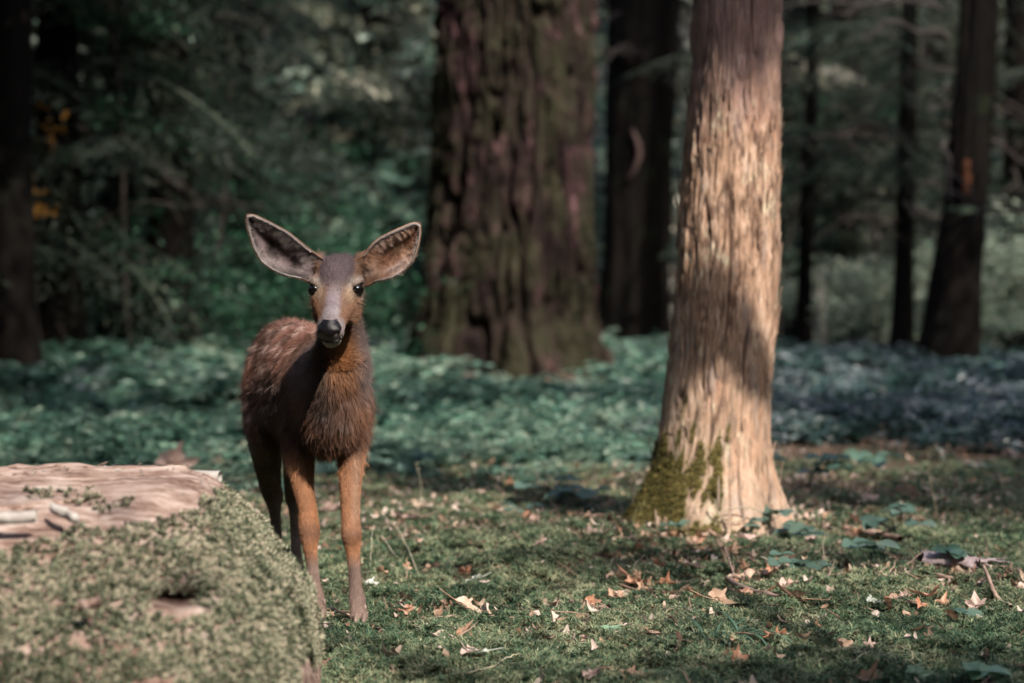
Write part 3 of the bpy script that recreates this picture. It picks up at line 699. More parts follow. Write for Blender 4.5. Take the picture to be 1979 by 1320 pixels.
# standing trees one can tell apart
T = [ # px, d, r, h, bark, crown, branches, lean, label
 (18, 16.5, .19, 14, 'bark_dark', cr_high[0], None, (-.01, 0), 'broad black trunk at the left edge of the wood'),
 (118, 19, .22, 14, 'bark_dark', cr_low[0], dead[1], (.004, 0), 'black conifer with hanging boughs, second trunk from the left edge'),
 (228, 22, .20, 14, 'bark_dark', cr_low[1], dead[2], (0, 0), 'dark bough-hung conifer, third trunk from the left edge'),
 (335, 20, .24, 14, 'bark_dark', cr_high[1], dead[0], (-.006, 0), 'black trunk left of the deer above the fern bank'),
 (455, 27, .24, 14, 'bark_dark', cr_low[2], dead[1], (0, 0), 'dark conifer standing behind the left ear of the deer'),
 (590, 36, .34, 15, 'bark_grey', cr_lich[0], None, (.005, 0), 'purplish-grey trunk in the gap above the deer'),
 (702, 33, .15, 14, 'bark_dark', cr_lich[1], dead[2], (0, 0), 'thin dark trunk between the deer and the giant trunk'),
 (790, 42, .2, 14, 'bark_grey', cr_lich[2], None, (0, 0), 'lichen-hung tree just left of the giant trunk'),
 (1552, 26, .10, 14, 'bark_dark', cr_top[1], dead[0], (.02, 0), 'dark trunk with thin dead branches just right of the tan tree'),
 (1640, 30, .16, 14, 'bark_dark', cr_low[0], dead[1], (0, 0), 'dark conifer in the middle of the right-hand wood'),
 (1745, 24, .12, 14, 'bark_dark', cr_top[1], dead[2], (.01, 0), 'slim dark tree with bare branches left of the leaning trunk'),
 (1790, 33, .17, 14, 'bark_grey', cr_lich[0], dead[0], (0, 0), 'slender purplish trunk seen beside the leaning trunk'),
 (1962, 26, .20, 14, 'bark_dark', cr_top[0], dead[1], (0, 0), 'dark trunk at the right edge of the wood'),
 (1405, 31, .22, 14, 'bark_grey', cr_lich[1], None, (0, 0), 'lichen-grey tree hidden behind the tan trunk'),
]
for k, (px, d, r, h, bk, cr, br, ln, lb) in enumerate(T):
    tr_ = add_tree(px, d, r, h, lb, bk, cr, br, ln, seed=k*3.1)
    if px in (1552, 1640, 1745, 1962, 335, 30, 455): link('hanging_boughs', cr_mid[k % 3], tr_)
# pale broken stems in the right-hand wood
for k, (px, d, r, h, lb) in enumerate([(1578, 27, .10, 1.25, 'short pale dead stem right of the tan tree'), (1742, 38, .10, 3.2, 'tall pale dead stem left of the leaning trunk'),
                                       (1690, 40, .06, 2.2, 'thin pale stick in the right-hand clearing')]):
    root = empty('dead_stem', ((px-CX)/F*d, d, float(gnd((px-CX)/F*d, d))), lb, 'dead tree')
    link('trunk', simple_trunk(0, 0, d, r, r*.5, h, .04, M['bark_pale'], .2, 20, .06, .4, (.03, 0), k), root)

# undergrowth bushes
def bush(px, d, hgt, wid, mat, n, leaf, label, seed, cy=.5, name='bush', group=None, nst=7, each=70):
    x = (px-CX)/F*d; z = float(gnd(x, d)); r_ = np.random.default_rng(seed)
    root = empty(name, (x, d, z), label, 'bush' if name == 'bush' else 'sapling', group)
    C = r_.normal(0, .33, (n, 3))*[wid, wid, hgt*.6]+[0, 0, hgt*cy]; C[:, 2] = np.clip(C[:, 2], .1, hgt)
    mb = MB()
    for k in range(nst):
        q = C[r_.integers(0, n)]; t_ = np.linspace(0, 1, 8)[:, None]
        mb.tube(q*t_**[1.5]*[1, 1, 0]+np.array([0, 0, 1])*q[2]*t_**.8+[r_.normal(0, .05), r_.normal(0, .05), 0]*(1-t_), np.linspace(.016, .004, 8), 4)
    link('stems', mb.mesh('stems', M['darktwig']), root)
    link('foliage', leaf_crown('foliage', mat, C, each, .38, leaf, seed), root); return root
B = [
 (560, 19, 1.75, 2.0, 'shrub', 60, .075, 'green bush directly behind the deer, left of its head'),
 (745, 21, 1.9, 1.7, 'shrub', 60, .07, 'green bush behind the right ear, touching the giant trunk'),
 (440, 22, 1.3, 1.6, 'shrub', 40, .07, 'low green bush left of the deer rump'),
 (650, 30, 3.0, 2.6, 'shrub', 80, .09, 'taller green bush rising behind the deer ears'),
 (1165, 32, 2.4, 1.0, 'shrub', 40, .09, 'green bush showing in the slit right of the giant trunk'),
 (1700, 27, 1.6, 2.6, 'pale_shrub', 80, .09, 'pale leafy bush in the clearing left of the leaning trunk'),
 (1590, 33, 1.6, 2.4, 'pale_shrub', 60, .09, 'pale bush behind the short dead stem'),
 (1945, 25, 1.9, 1.5, 'pale_shrub', 70, .09, 'pale green bush right of the leaning trunk'),
 (1800, 36, 3.0, 2.6, 'pale_shrub', 70, .1, 'high pale bush behind the slender purplish trunk'),
 (250, 24, 2.2, 2.0, 'shrub', 40, .07, 'dim green bush under the left-hand conifers'),
 (60, 21, 1.6, 1.6, 'shrub', 30, .07, 'dim bush beside the broad black trunk'),
 (410, 30, 3.6, 2.4, 'shrub', 55, .09, 'dim tall bush among the left-hand trunks'),
]
for k, (px, d, hg, wd, mt, n_, lf_, lb) in enumerate(B): bush(px, d, hg, wd, M[mt], n_, lf_, lb, 300+k)
# yellow leaves on the left
for k, (px, py, d, n_, r_) in enumerate([(38, 378, 17, 22, .10), (80, 408, 17, 14, .06), (100, 258, 18, 16, .13)]):
    C = P(px, py, d); lc = ['upper', 'lower', 'topmost']
    mb = MB(); q0 = C+[rng.uniform(-.4, .4), .3, -1.1]
    t_ = np.linspace(0, 1, 8)[:, None]; g0 = float(gnd(C[0]-.2, d+.2))
    root = empty('sapling', (C[0]-.2, d+.2, g0), ['sapling with the largest tuft of yellow leaves, at far left', 'sapling with a small yellow leaf tuft, low at far left', 'sapling with a sparse yellowish spray high at left'][k], 'sapling')
    rl = np.array(root.location); mb.tube((C-rl)*np.concatenate([t_**2, t_**2, t_], 1), np.linspace(.014, .004, 8), 4)
    link('stem', mb.mesh('stem', M['darktwig']), root)
    v = np.random.default_rng(k).normal(0, r_, (n_, 3)); dd = rand_dirs(n_)
    mb = MB(); mb.quads(leaf_quads(C-rl+v, dd, rand_dirs(n_), .085, .06)); link('foliage', mb.mesh('foliage', M['yellow'], False), root)

# far woodland closing the view: many conifers nobody could count
src_far = []
for i in range(3):
    o = source('woodland_crown', conifer_crown('woodland_crown', M['lichen'], .3, 13, 90, 3.0, 200+i, BOF)); src_far.append(o)
for i in range(2):
    src_far.append(source('woodland_crown', conifer_crown('woodland_crown', M['conifer'], .3, 13, 90, 3.0, 210+i, BOF)))
r_ = np.random.default_rng(5); n = 620
ang = r_.uniform(-pi, pi, n); dist = np.where(np.abs(ang) < .6, r_.uniform(42, 80, n), r_.uniform(24, 60, n)); fx, fy = dist*np.sin(ang), dist*np.cos(ang)
scatter('far_woodland', np.stack([fx, fy, gnd(fx, fy)-.3], -1), np.stack([0*fx, 0*fx, r_.uniform(0, 6.28, n)], -1), r_.uniform(.9, 1.9, n),
        src_far, None, 'distant conifers closing the wood')
for i in range(3): src_far.append(source('bush_mass', leaf_crown('bush_mass', M['pale_shrub'], r_.normal(0, 1, (60, 3))*[1.2, 1.2, .6]+[0, 0, .9], 50, .5, .11, 40+i)))
n = 260; fx = r_.uniform(-6, 18, n)*1.2; fy = r_.uniform(33, 60, n)
scatter('far_undergrowth', np.stack([fx, fy, gnd(fx, fy)], -1), np.stack([0*fx, 0*fx, r_.uniform(0, 6.28, n)], -1), r_.uniform(.8, 3.0, n),
        src_far[-3:], None, 'pale undergrowth among the distant trees')

# ------------------------------------------------------------------ trees overhead and behind the camera: unseen, crowns shaped to shade the scene
e1 = np.array([cos(SUN_AZ), sin(SUN_AZ), 0]); e2 = np.cross(S, e1)
def uv(p): p = np.asarray(p, float); return np.stack([p@e1, p@e2], -1)
LIT = [] # (a, b, radius, strength): places kept sunlit by gaps cut into the crowns
def lit(a, b, r, s_=1.0): LIT.append((uv(a), uv(b), r, s_))
lit(P(640, 480, 4.6), P(690, 1200, 4.75), .30, .97)
lit(P(560, 700, 5.4), P(640, 700, 4.8), .30, .92)
lit(P(1390, 280, 6.65), P(1420, 560, 6.65), .36, 1.0)
lit(P(1400, 775, 6.6), P(1420, 1030, 6.6), .34, .97)
lit(P(1000, 1180, 4.8), P(1700, 1180, 4.9), .62, .80)
lit(P(700, 1250, 4.4), P(900, 1250, 4.4), .3, .45)
lit(P(1450, 1020, 6.6), P(1850, 1050, 6.3), .6, .75)
lit(P(800, 1000, 7.0), P(1200, 1000, 7.0), .8, .72)
lit(P(50, 980, 3.4), P(560, 1150, 3.4), .75, .9)
lit(P(760, 800, 10.5), P(1200, 830, 10.5), 1.6, .75)
lit(P(760, 735, 17), P(1250, 735, 17), 2.2, .85)
lit(P(100, 740, 16), P(500, 740, 16), 1.6, .6)
lit(P(100, 830, 11.0), P(400, 800, 12), 1.3, .5)
def litness(C):
    q = uv(C); best = np.zeros(len(C))
    for a, b_, r, s_ in LIT:
        ab = b_-a; t_ = np.clip(((q-a)@ab)/(ab@ab+1e-9), 0, 1); dd = np.linalg.norm(q-(a+t_[:, None]*ab), axis=1)
        best = np.maximum(best, s_*sm(dd, r*1.35, r*.8))
    return best
OV = [(-4.2, -3.5, 'left'), (4.6, -4.5, 'right'), (6.2, 1.5, 'right side'), (-5.5, 2.5, 'left side'), (.8, -8.5, 'centre'), (-8, -8, 'far left'),
      (8.5, -9, 'far right'), (7.5, 9.5, 'r'), (-6.5, 9.5, 'l'), (-6.2, 17, 'm'), (-4.9, 13.2, 'n'), (-8.5, 24, 'o'), (14, 24, 'p'), (mx_, my_, 'main')]
SHADE_LEAVES = {1: [(P(a_, b_, 6.5)+S*t_, n_, r_) for a_, b_, t_, n_, r_ in [(1315, 585, 7.0, 420, .034), (1345, 605, 7.0, 420, .034), (1375, 630, 7.0, 420, .030), (1405, 655, 7.0, 420, .028), (1440, 680, 7.0, 380, .026), (1475, 700, 7.0, 320, .024),
    (1500, 708, 7.0, 200, .022), (1320, 640, 7.0, 300, .034), (1345, 660, 7.0, 120, .03), (1350, 0, 7.6, 240, .10), (1430, -20, 7.6, 240, .10), (1490, 0, 7.6, 220, .10), (1340, 50, 7.6, 100, .06)]]}  # dense leaf clusters added along sun rays to shade the tan trunk
OL = ['broadleaf tree behind the camera on its left', 'broadleaf tree behind the camera on its right', 'broadleaf tree standing beside the camera on the right', 'broadleaf tree standing level with the deer on the left',
      'broadleaf tree straight behind the camera', 'broadleaf tree far behind on the left', 'broadleaf tree far behind on the right', 'broadleaf tree right of the tan tree, outside the view', 'broadleaf tree left of the fern bank, outside the view',
      'broadleaf tree outside the view beyond the fern bank', 'broadleaf tree overhanging the ferns from the left, outside the view', 'farthest broadleaf tree outside the view on the left', 'farthest broadleaf tree outside the view on the right', '']
M['canopy'] = leafmat('canopy_leaves', [(.25, (.03, .07, .03)), (.6, (.07, .13, .05)), (.85, (.12, .17, .08))], 1, .45, .5, .3, .4)
for k, (x0, y0, _) in enumerate(OV):
    r_ = np.random.default_rng(900+k); n = 620; v = r_.normal(0, 1, (n, 3)); v /= np.linalg.norm(v, axis=1)[:, None]
    C = v*r_.random((n, 1))**.4*[4.3, 4.3, 2.6]+[x0, y0, 8.2]
    keep = r_.random(n) > litness(C); C = C[keep]
    zb = float(gnd(x0, y0)) if k < len(OV)-1 else 0.0
    if k < len(OV)-1:
        root = empty('broadleaf_tree', (x0, y0, zb), OL[k], 'tree')
        link('trunk', simple_trunk(0, 0, 1, .2, .08, 8, .1, M['bark_grey'], .12, 20, .15, .4, (0, 0), k), root)
    else: root = tree
    mb = MB()
    for j in range(16):
        q = C[r_.integers(0, len(C))]-[x0, y0, zb]; t_ = np.linspace(0, 1, 8)[:, None]; s0 = np.array([0, 0, r_.uniform(4.5, 7)])
        mb.tube(s0*(1-t_)+q*t_+[0, 0, .5]*np.sin(t_*pi), np.linspace(.06, .012, 8), 5)
    link('limbs', mb.mesh('limbs', M['bark_grey']), root)
    # leaves, thinned leaf by leaf to let sun onto the chosen places
    Q = []
    for c in C:
        m_ = 64; p = c+r_.normal(0, .42, (m_, 3))*[.5, .5, .3]; p = p[r_.random(m_) > litness(p)]
        d = r_.normal(0, 1, (len(p), 3))*[1, 1, .4]; d /= np.linalg.norm(d, axis=1)[:, None]
        Q.append(leaf_quads(p-[x0, y0, zb], d, r_.normal(0, .5, (len(p), 3))+[0, 0, 1], .12, .085, .1))
    for c, m_, rad_ in SHADE_LEAVES.get(k, []):
        p = c+r_.normal(0, rad_, (m_, 3)); d = r_.normal(0, 1, (m_, 3)); d /= np.linalg.norm(d, axis=1)[:, None]
        Q.append(leaf_quads(p-[x0, y0, zb], d, r_.normal(0, .5, (m_, 3))+[0, 0, 1], .055, .042, .1))
    if k in SHADE_LEAVES:
        me_ = MB(); c = SHADE_LEAVES[k][2][0]-[x0, y0, zb]; t_ = np.linspace(0, 1, 12)[:, None]
        me_.tube(np.array([0, 0, 5.5])*(1-t_)+c*t_+[0, 0, .8]*np.sin(t_*pi), np.linspace(.07, .015, 12), 6); link('shade_limb', me_.mesh('shade_limb', M['bark_grey']), root)  # unseen limb added to carry the shading leaf clusters
    mb = MB(); mb.quads(np.concatenate(Q)); link('crown', mb.mesh('crown', M['canopy'], False), root)
# conifers flanking the view
for k, (x0, y0, cr, lb) in enumerate([(-7.5, 16, cr_low[0], 'conifer outside the view on the left'), (8.5, 17, cr_low[1], 'conifer outside the view on the right'),
        (-12, 28, cr_low[2], 'tall conifer past the left edge'), (13, 29, cr_low[0], 'tall conifer past the right edge'), (-9, 38, cr_low[1], 'back-row conifer on the left'),
        (11, 40, cr_low[2], 'back-row conifer on the right')]):
    add_tree(CX+x0/y0*F, y0, .25, 14, lb, 'bark_dark', cr, None, (0, 0), seed=k+50)

# ------------------------------------------------------------------ the deer
def ring_loft(mb, st, plane, nth=28, sup=2.0):
    """st rows: (px, py, d, a_px, b) ; plane 'xz': a_px, b both pixels ; 'xy': a pixels, b metres of depth"""
    th = np.linspace(0, 2*pi, nth, endpoint=False); rings = []
    for (px, py, d, a, b_) in st:
        c = P(px, py, d); A = a*d/F; B = (b_*d/F) if plane == 'xz' else b_
        ct, s_ = np.cos(th), np.sin(th); ct = np.sign(ct)*np.abs(ct)**(2/sup); s_ = np.sign(s_)*np.abs(s_)**(2/sup)
        rings.append(c+(np.stack([A*ct, 0*ct, B*s_], -1) if plane == 'xz' else np.stack([A*ct, B*s_, 0*ct], -1)))
    close(mb, np.array(rings))
def close(mb, R):
    n, k = R.shape[:2]; V = np.concatenate([R.reshape(-1, 3), [R[0].mean(0)], [R[-1].mean(0)]]); Fq = list(grid_faces(n, k, True))
    Fq += [[n*k, (i+1) % k, i, i] for i in range(k)]+[[n*k+1, (n-1)*k+i, (n-1)*k+(i+1) % k, (n-1)*k+(i+1) % k] for i in range(k)]
    mb.add(V, np.array(Fq))
def resample(st, m_=6):
    """smooth Catmull-Rom through the stations"""
    s_ = np.array(st, float); out = []
    for i in range(len(s_)-1):
        p0, p1, p2, p3 = s_[max(i-1, 0)], s_[i], s_[i+1], s_[min(i+2, len(s_)-1)]
        for u in np.arange(m_)/m_:
            out.append(.5*((2*p1)+(-p0+p2)*u+(2*p0-5*p1+4*p2-p3)*u*u+(-p0+3*p1-3*p2+p3)*u**3))
    out.append(s_[-1]); return [tuple(o) for o in out]
body = MB()
ring_loft(body, resample([(646, 800, 4.72, 20, 30), (645, 792, 4.76, 56, 76), (641, 780, 4.84, 66, 98), (630, 765, 4.98, 76, 112), (608, 752, 5.12, 82, 114),
    (582, 745, 5.27, 80, 118), (562, 735, 5.41, 78, 115), (552, 724, 5.52, 70, 100), (549, 722, 5.60, 48, 72), (548, 722, 5.64, 16, 28)]), 'xz', 36)
ring_loft(body, resample([(640, 830, 4.86, 58, .10), (643, 790, 4.85, 62, .13), (646, 750, 4.82, 58, .12), (655, 705, 4.79, 53, .095), (659, 665, 4.765, 46, .078), (659, 625, 4.745, 42, .066),
    (656, 585, 4.725, 40, .056), (653, 550, 4.70, 36, .045), (652, 530, 4.69, 24, .03)]), 'xy')
# chest and brisket between the forelegs
ring_loft(body, resample([(640, 740, 4.80, 50, .06), (640, 790, 4.79, 58, .07), (638, 830, 4.82, 52, .075), (636, 862, 4.87, 40, .07), (634, 882, 4.92, 18, .04)]), 'xy')
ring_loft(body, resample([(686, 735, 4.93, 18, .05), (687, 770, 4.92, 25, .085), (686, 815, 4.89, 27, .08), (681, 850, 4.86, 26, .060), (679, 880, 4.84, 25, .042), (677, 930, 4.815, 21, .031), (677, 975, 4.80, 18, .026),
    (678, 1010, 4.79, 17.5, .025), (679, 1033, 4.78, 19, .028), (681, 1058, 4.775, 14.5, .019), (684, 1090, 4.77, 11.5, .0155), (687, 1130, 4.765, 12, .016), (690, 1157, 4.755, 15.5, .020),
    (692, 1172, 4.745, 15, .020), (694, 1190, 4.73, 16.5, .021), (695, 1197, 4.725, 15, .019)]), 'xy')
ring_loft(body, resample([(598, 745, 4.98, 26, .06), (592, 790, 4.95, 33, .085), (584, 835, 4.92, 31, .070), (579, 875, 4.89, 28, .050), (582, 912, 4.865, 24, .037), (587, 950, 4.85, 19.5, .029), (594, 985, 4.84, 17.5, .026),
    (598, 1028, 4.83, 19.5, .028), (599, 1056, 4.82, 14, .019), (603, 1088, 4.82, 11, .0155), (607, 1125, 4.81, 11.5, .016), (610, 1148, 4.80, 15, .02), (612, 1163, 4.795, 14.5, .02), (615, 1180, 4.78, 16, .021), (616, 1187, 4.775, 14, .018)]), 'xy')
ring_loft(body, resample([(528, 690, 5.44, 44, .09), (522, 745, 5.43, 46, .12), (517, 800, 5.40, 40, .11), (515, 850, 5.38, 33, .08), (517, 895, 5.41, 26, .052), (521, 930, 5.46, 21, .038), (527, 958, 5.49, 19, .034),
    (531, 985, 5.47, 11.5, .020), (534, 1030, 5.44, 10, .0145), (536, 1072, 5.41, 10.5, .016), (537, 1094, 5.40, 13, .019), (538, 1110, 5.38, 13.5, .019), (539, 1120, 5.37, 12, .018)]), 'xy')
ring_loft(body, resample([(586, 720, 5.34, 36, .09), (580, 780, 5.32, 36, .11), (576, 840, 5.30, 30, .085), (571, 890, 5.31, 23, .052), (567, 930, 5.345, 17, .036), (567, 960, 5.37, 15.5, .03), (569, 985, 5.35, 10.5, .020),
    (571, 1030, 5.31, 9.5, .0145), (573, 1070, 5.28, 10, .016), (575, 1097, 5.26, 13, .019), (577, 1115, 5.24, 13, .019), (578, 1127, 5.23, 12, .018)]), 'xy')
# short tail
ring_loft(body, resample([(548, 660, 5.58, 12, .02), (547, 690, 5.66, 14, .02), (546, 740, 5.67, 14, .015), (546, 775, 5.66, 5, .006)]), 'xy', 16)
# head
tilt = radians(38); yaw = radians(3)
ah = np.array([-sin(yaw)*cos(tilt), -cos(yaw)*cos(tilt), -sin(tilt)]); rh = np.array([cos(yaw), -sin(yaw), 0.]); uh = np.cross(rh, ah); uh = uh if uh[2] > 0 else -uh
HO = P(650.5, 568, 4.625)
def HP(t_, s_, u_): return HO+ah*t_+rh*s_+uh*u_
hs = [(-.112, .018, .022, .020), (-.104, .034, .036, .036), (-.085, .049, .049, .055), (-.055, .0565, .055, .066), (-.028, .0595, .053, .066), (-.005, .0600, .046, .062), (.022, .0545, .036, .056), (.048, .045, .030, .049),
      (.075, .0365, .0265, .042), (.100, .0320, .0255, .036), (.120, .0315, .0250, .033), (.136, .0300, .022, .029), (.147, .025, .016, .024), (.153, .017, .009, .015)]
s_ = np.array(resample([(a, b_, c, d_, 0) for a, b_, c, d_ in hs], 5)); th = np.linspace(0, 2*pi, 36, endpoint=False); rings = []
for t_, wd, hd, hv, _ in s_:
    ct, st_ = np.cos(th), np.sin(th); sx = np.sign(ct)*np.abs(ct)**.86*wd; sy = np.where(st_ > 0, st_*hd, st_*hv)
    # narrower bridge on top, fuller cheeks below
    sx = sx*np.where(st_ > 0, 1-.22*st_**2*sm(np.array(t_), -.02, .06), 1-.12*st_**2)
    rings.append(HO+ah*t_+rh*sx[:, None]+uh*sy[:, None])
close(body, np.array(rings))
def ball(mb, c, r, ax=None):
    th = np.linspace(0, 2*pi, 20, endpoint=False); ph = np.linspace(.12, pi-.12, 11); r = np.broadcast_to(r, 3)
    R = np.array([[c+r[0]*rh*sin(p)*cos(a)+r[1]*ah*sin(p)*sin(a)+r[2]*uh*cos(p) for a in th] for p in ph]); close(mb, R)
for sg in (-1, 1):
    ball(body, HP(-.012, sg*.047, .028), (.017, .024, .013))       # brow
    ball(body, HP(.012, sg*.045, -.004), (.016, .022, .012))       # cheekbone under the eye
    ball(body, HP(-.085, sg*.050, .028), (.022, .022, .022))       # ear root
    ball(body, HP(.136, sg*.020, -.004), (.0125, .012, .015))      # nostril wings
    ball(body, HP(.020, sg*.036, -.032), (.020, .040, .026))       # jaw muscle
ball(body, HP(.128, 0, -.034), (.022, .024, .012))                 # chin and lower lip
bm_raw = body.mesh('raw_body', M['twig'])
raw = link('raw_body', bm_raw)
md = raw.modifiers.new('r', 'REMESH'); md.mode = 'VOXEL'; md.voxel_size = .0042; md.use_smooth_shade = True
md = raw.modifiers.new('s', 'SMOOTH'); md.factor = .5; md.iterations = 7
dg = bpy.context.evaluated_depsgraph_get(); bme = bpy.data.meshes.new_from_object(raw.evaluated_get(dg)); bpy.data.objects.remove(raw); bme.name = 'body'
nv = len(bme.vertices); bv = np.empty(nv*3, np.float32); bme.vertices.foreach_get('co', bv); bv = bv.reshape(-1, 3).astype(float)
bn = np.empty(nv*3, np.float32); bme.vertices.foreach_get('normal', bn); bn = bn.reshape(-1, 3).astype(float)
# eye sockets: press the surface in a little
EYE = [HP(.004, sg*.0525, .0155) for sg in (-1, 1)]
for e in EYE:
    dd = np.linalg.norm(bv-e, axis=1); bv = bv-bn*(.005*np.exp(-(dd/.013)**2))[:, None]
bv = bv+bn*(.004*(fbm(bv*22, 3, 5)-.5)*sm(-((bv-HO)@ah), -.05, .15))[:, None]*.8
bme.vertices.foreach_set('co', bv.astype(np.float32).ravel()); bme.update()

def lerp(a, b_, f): return a+(b_-a)*f[:, None]
def coat(p, nrm):
    """fur colour by where it grows on the animal, with some painted light and shade"""
    rel = p-HO; t_ = rel@ah; s_ = rel@rh; u_ = rel@uh; z = p[:, 2]; y = p[:, 1]
    C = np.tile(np.array([.088, .040, .026]), (len(p), 1))
    n1 = fbm(p*14, 3, 2); n2 = fbm(p*40, 3, 5)
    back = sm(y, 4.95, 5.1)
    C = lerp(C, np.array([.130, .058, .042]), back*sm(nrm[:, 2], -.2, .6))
    C = lerp(C, np.array([.05, .026, .018]), back*sm(n1, .56, .44)*.9)
    # fading fawn spots on flank and back
    g = p*21; gi = np.floor(g).astype(int); jit = np.stack([_h(gi[:, 0], gi[:, 1], gi[:, 2], k) for k in (1, 2, 3)], -1)
    dd = np.linalg.norm(g-gi-(.35+.3*jit), axis=1)
    sp = sm(dd, .40, .18)*sm(z, .40, .48)*back*(jit[:, 0] > .25)
    C = lerp(C, np.array([.46, .33, .29]), np.clip(sp*.85, 0, 1))
    C = lerp(C, np.array([.25, .16, .14]), back*sm(n2, .54, .66)*.55)
    # belly and inner thighs dark
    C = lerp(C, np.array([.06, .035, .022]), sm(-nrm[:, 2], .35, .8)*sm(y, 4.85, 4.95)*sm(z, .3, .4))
    # chest: dark; tawny throat and grey neck sides hold painted light besides coat tone
    neck = sm(y, 5.02, 4.9)*sm(z, .46, .52)*sm(t_, -.02, -.10)
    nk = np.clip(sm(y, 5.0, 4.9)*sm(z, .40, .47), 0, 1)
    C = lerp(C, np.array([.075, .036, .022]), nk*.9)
    C = lerp(C, np.array([.12, .058, .034]), nk*sm(n1, .50, .66)*.6)
    C = lerp(C, np.array([.20, .15, .14]), nk*sm(n2, .60, .72)*.4)
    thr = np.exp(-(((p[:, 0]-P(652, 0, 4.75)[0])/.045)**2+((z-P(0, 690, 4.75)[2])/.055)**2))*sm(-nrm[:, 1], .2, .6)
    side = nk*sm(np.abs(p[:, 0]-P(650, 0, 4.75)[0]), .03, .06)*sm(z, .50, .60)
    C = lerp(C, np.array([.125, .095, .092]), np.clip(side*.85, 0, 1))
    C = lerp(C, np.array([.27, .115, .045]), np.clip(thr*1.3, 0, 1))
    C = lerp(C, np.array([.028, .018, .014]), .85*nk*np.exp(-((p[:, 0]-P(626, 0, 4.76)[0])/.028)**2)*sm(z, .44, .50)*sm(-nrm[:, 1], -.2, .3))  # dark brisket, with the head's shadow painted into it as a stripe
    # forelegs and lower legs tawny, shanks greyish brown
    leg = sm(z, .43, .36)
    C = lerp(C, np.array([.29, .135, .068]), leg*sm(y, 5.0, 4.95))
    C = lerp(C, np.array([.33, .22, .16]), leg*sm(y, 5.0, 4.95)*sm(z, .2, .26)*.6*np.exp(-((p[:, 0]-P(687, 0, 4.78)[0])/.010)**2))  # pale streak paints a highlight down the right foreleg
    C = lerp(C, np.array([.15, .10, .06]), leg*sm(y, 5.0, 5.1))
    C = lerp(C, np.array([.17, .115, .095]), sm(z, .17, .12))
    C = lerp(C, np.array([.12, .06, .038]), .7*np.exp(-((z-.205)/.022)**2)*sm(y, 5.0, 4.95))
    # head; purplish forehead and muzzle bridge hold painted skylight sheen
    hd = sm(t_, -.125, -.095)*sm(np.abs(s_), .09, .075)*(u_ > -.08)*sm(np.linalg.norm(rel, axis=1), .19, .165)
    face = np.tile(np.array([.150, .084, .056]), (len(p), 1))
    top = sm(u_, .012, .034)*sm(np.abs(s_), .047, .034)*sm(t_, .05, .0)
    face = lerp(face, np.array([.055, .040, .046]), top*.95)
    ring = np.exp(-((t_+.0)/.05)**2)*sm(np.abs(s_), .030, .038)*sm(u_, .010, -.01)*(t_ < .05)
    for e in EYE:
        q = p-e; de = np.sqrt((q@rh)**2+(q@ah)**2*.55+(q@uh)**2)
        face = lerp(face, np.array([.34, .30, .27]), np.exp(-((de-.0235)/.0050)**2)*(.62*sm(q@uh, .004, .014)+.5*sm(q@uh, -.004, -.014))*sm(q@ah, .03, .012))
        face = lerp(face, np.array([.04, .026, .022]), .8*np.exp(-(((q@ah)-.022)/.014)**2-((np.abs(rel@rh)-.040)/.006)**2-((q@uh)/.012)**2))
        face = lerp(face, np.array([.012, .009, .008]), sm(de, .0195, .0160))
    und = np.exp(-(((t_-.030)/.018)**2+((np.abs(s_)-.036)/.012)**2))*(u_ > -.01)
    face = lerp(face, np.array([.34, .24, .165]), und*.75)
    bridge = sm(np.abs(s_)+.010*(n2-.5), .024, .008)*sm(t_, -.005, .045)*sm(u_, .0, .015)
    face = lerp(face, np.array([.20, .165, .185]), bridge*.9)
    face = lerp(face, np.array([.24, .21, .22]), sm(np.abs(s_), .024, .012)*sm(t_, .07, .10)*sm(u_, .005, .018))
    chk = sm(t_, .01, .04)*sm(t_, .12, .09)*sm(u_, .022, .005)*sm(np.abs(s_), .018, .028)
    face = lerp(face, np.array([.30, .125, .055]), chk*.65*(s_ < 0)+chk*.2*(s_ > 0))
    mz = sm(t_, .10, .120)
    face = lerp(face, np.array([.20, .165, .165]), mz)
    face = lerp(face, np.array([.45, .41, .35]), sm(t_, .10, .125)*sm(u_, -.020, -.027))
    face = lerp(face, np.array([.17, .09, .05]), sm(u_, -.015, -.045)*sm(t_, .07, .04))
    C = C*(1-hd[:, None])+face*hd[:, None]
    return C*(.72+.56*n1[:, None])
def fur_len(p, nrm):
    rel = p-HO; t_ = rel@ah; r_ = np.linalg.norm(rel, axis=1); z = p[:, 2]; y = p[:, 1]
    L = np.full(len(p), .0145)
    L = L+.002*sm(y, 5.02, 4.92)
    L = .0055+(L-.0055)*sm(z, .30, .50)
    hd = sm(t_, -.12, -.07)*sm(r_, .20, .16)
    return L*(1-hd)+(.0085-.0045*sm(t_, .03, .1))*hd
M['fur'] = attr_mat('deer_fur', 'coat', .55, .35, mult=False)
M['hide'] = attr_mat('deer_hide', 'coat', .75, .2)
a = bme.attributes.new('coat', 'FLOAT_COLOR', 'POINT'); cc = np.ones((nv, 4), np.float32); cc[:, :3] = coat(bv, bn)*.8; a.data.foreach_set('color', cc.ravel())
bme.materials.clear(); bme.materials.append(M['hide']); bme.polygons.foreach_set('use_smooth', np.ones(len(bme.polygons), bool))
dloc = np.array([P(640, 0, 5.0)[0], 5.05, 0.0])
bme.transform(__import__('mathutils').Matrix.Translation(-Vector(dloc)))
deer = link('deer', bme, None, dloc)
tag(deer, 'young brown deer facing the camera with wide ears, standing behind the mossy log', 'deer')

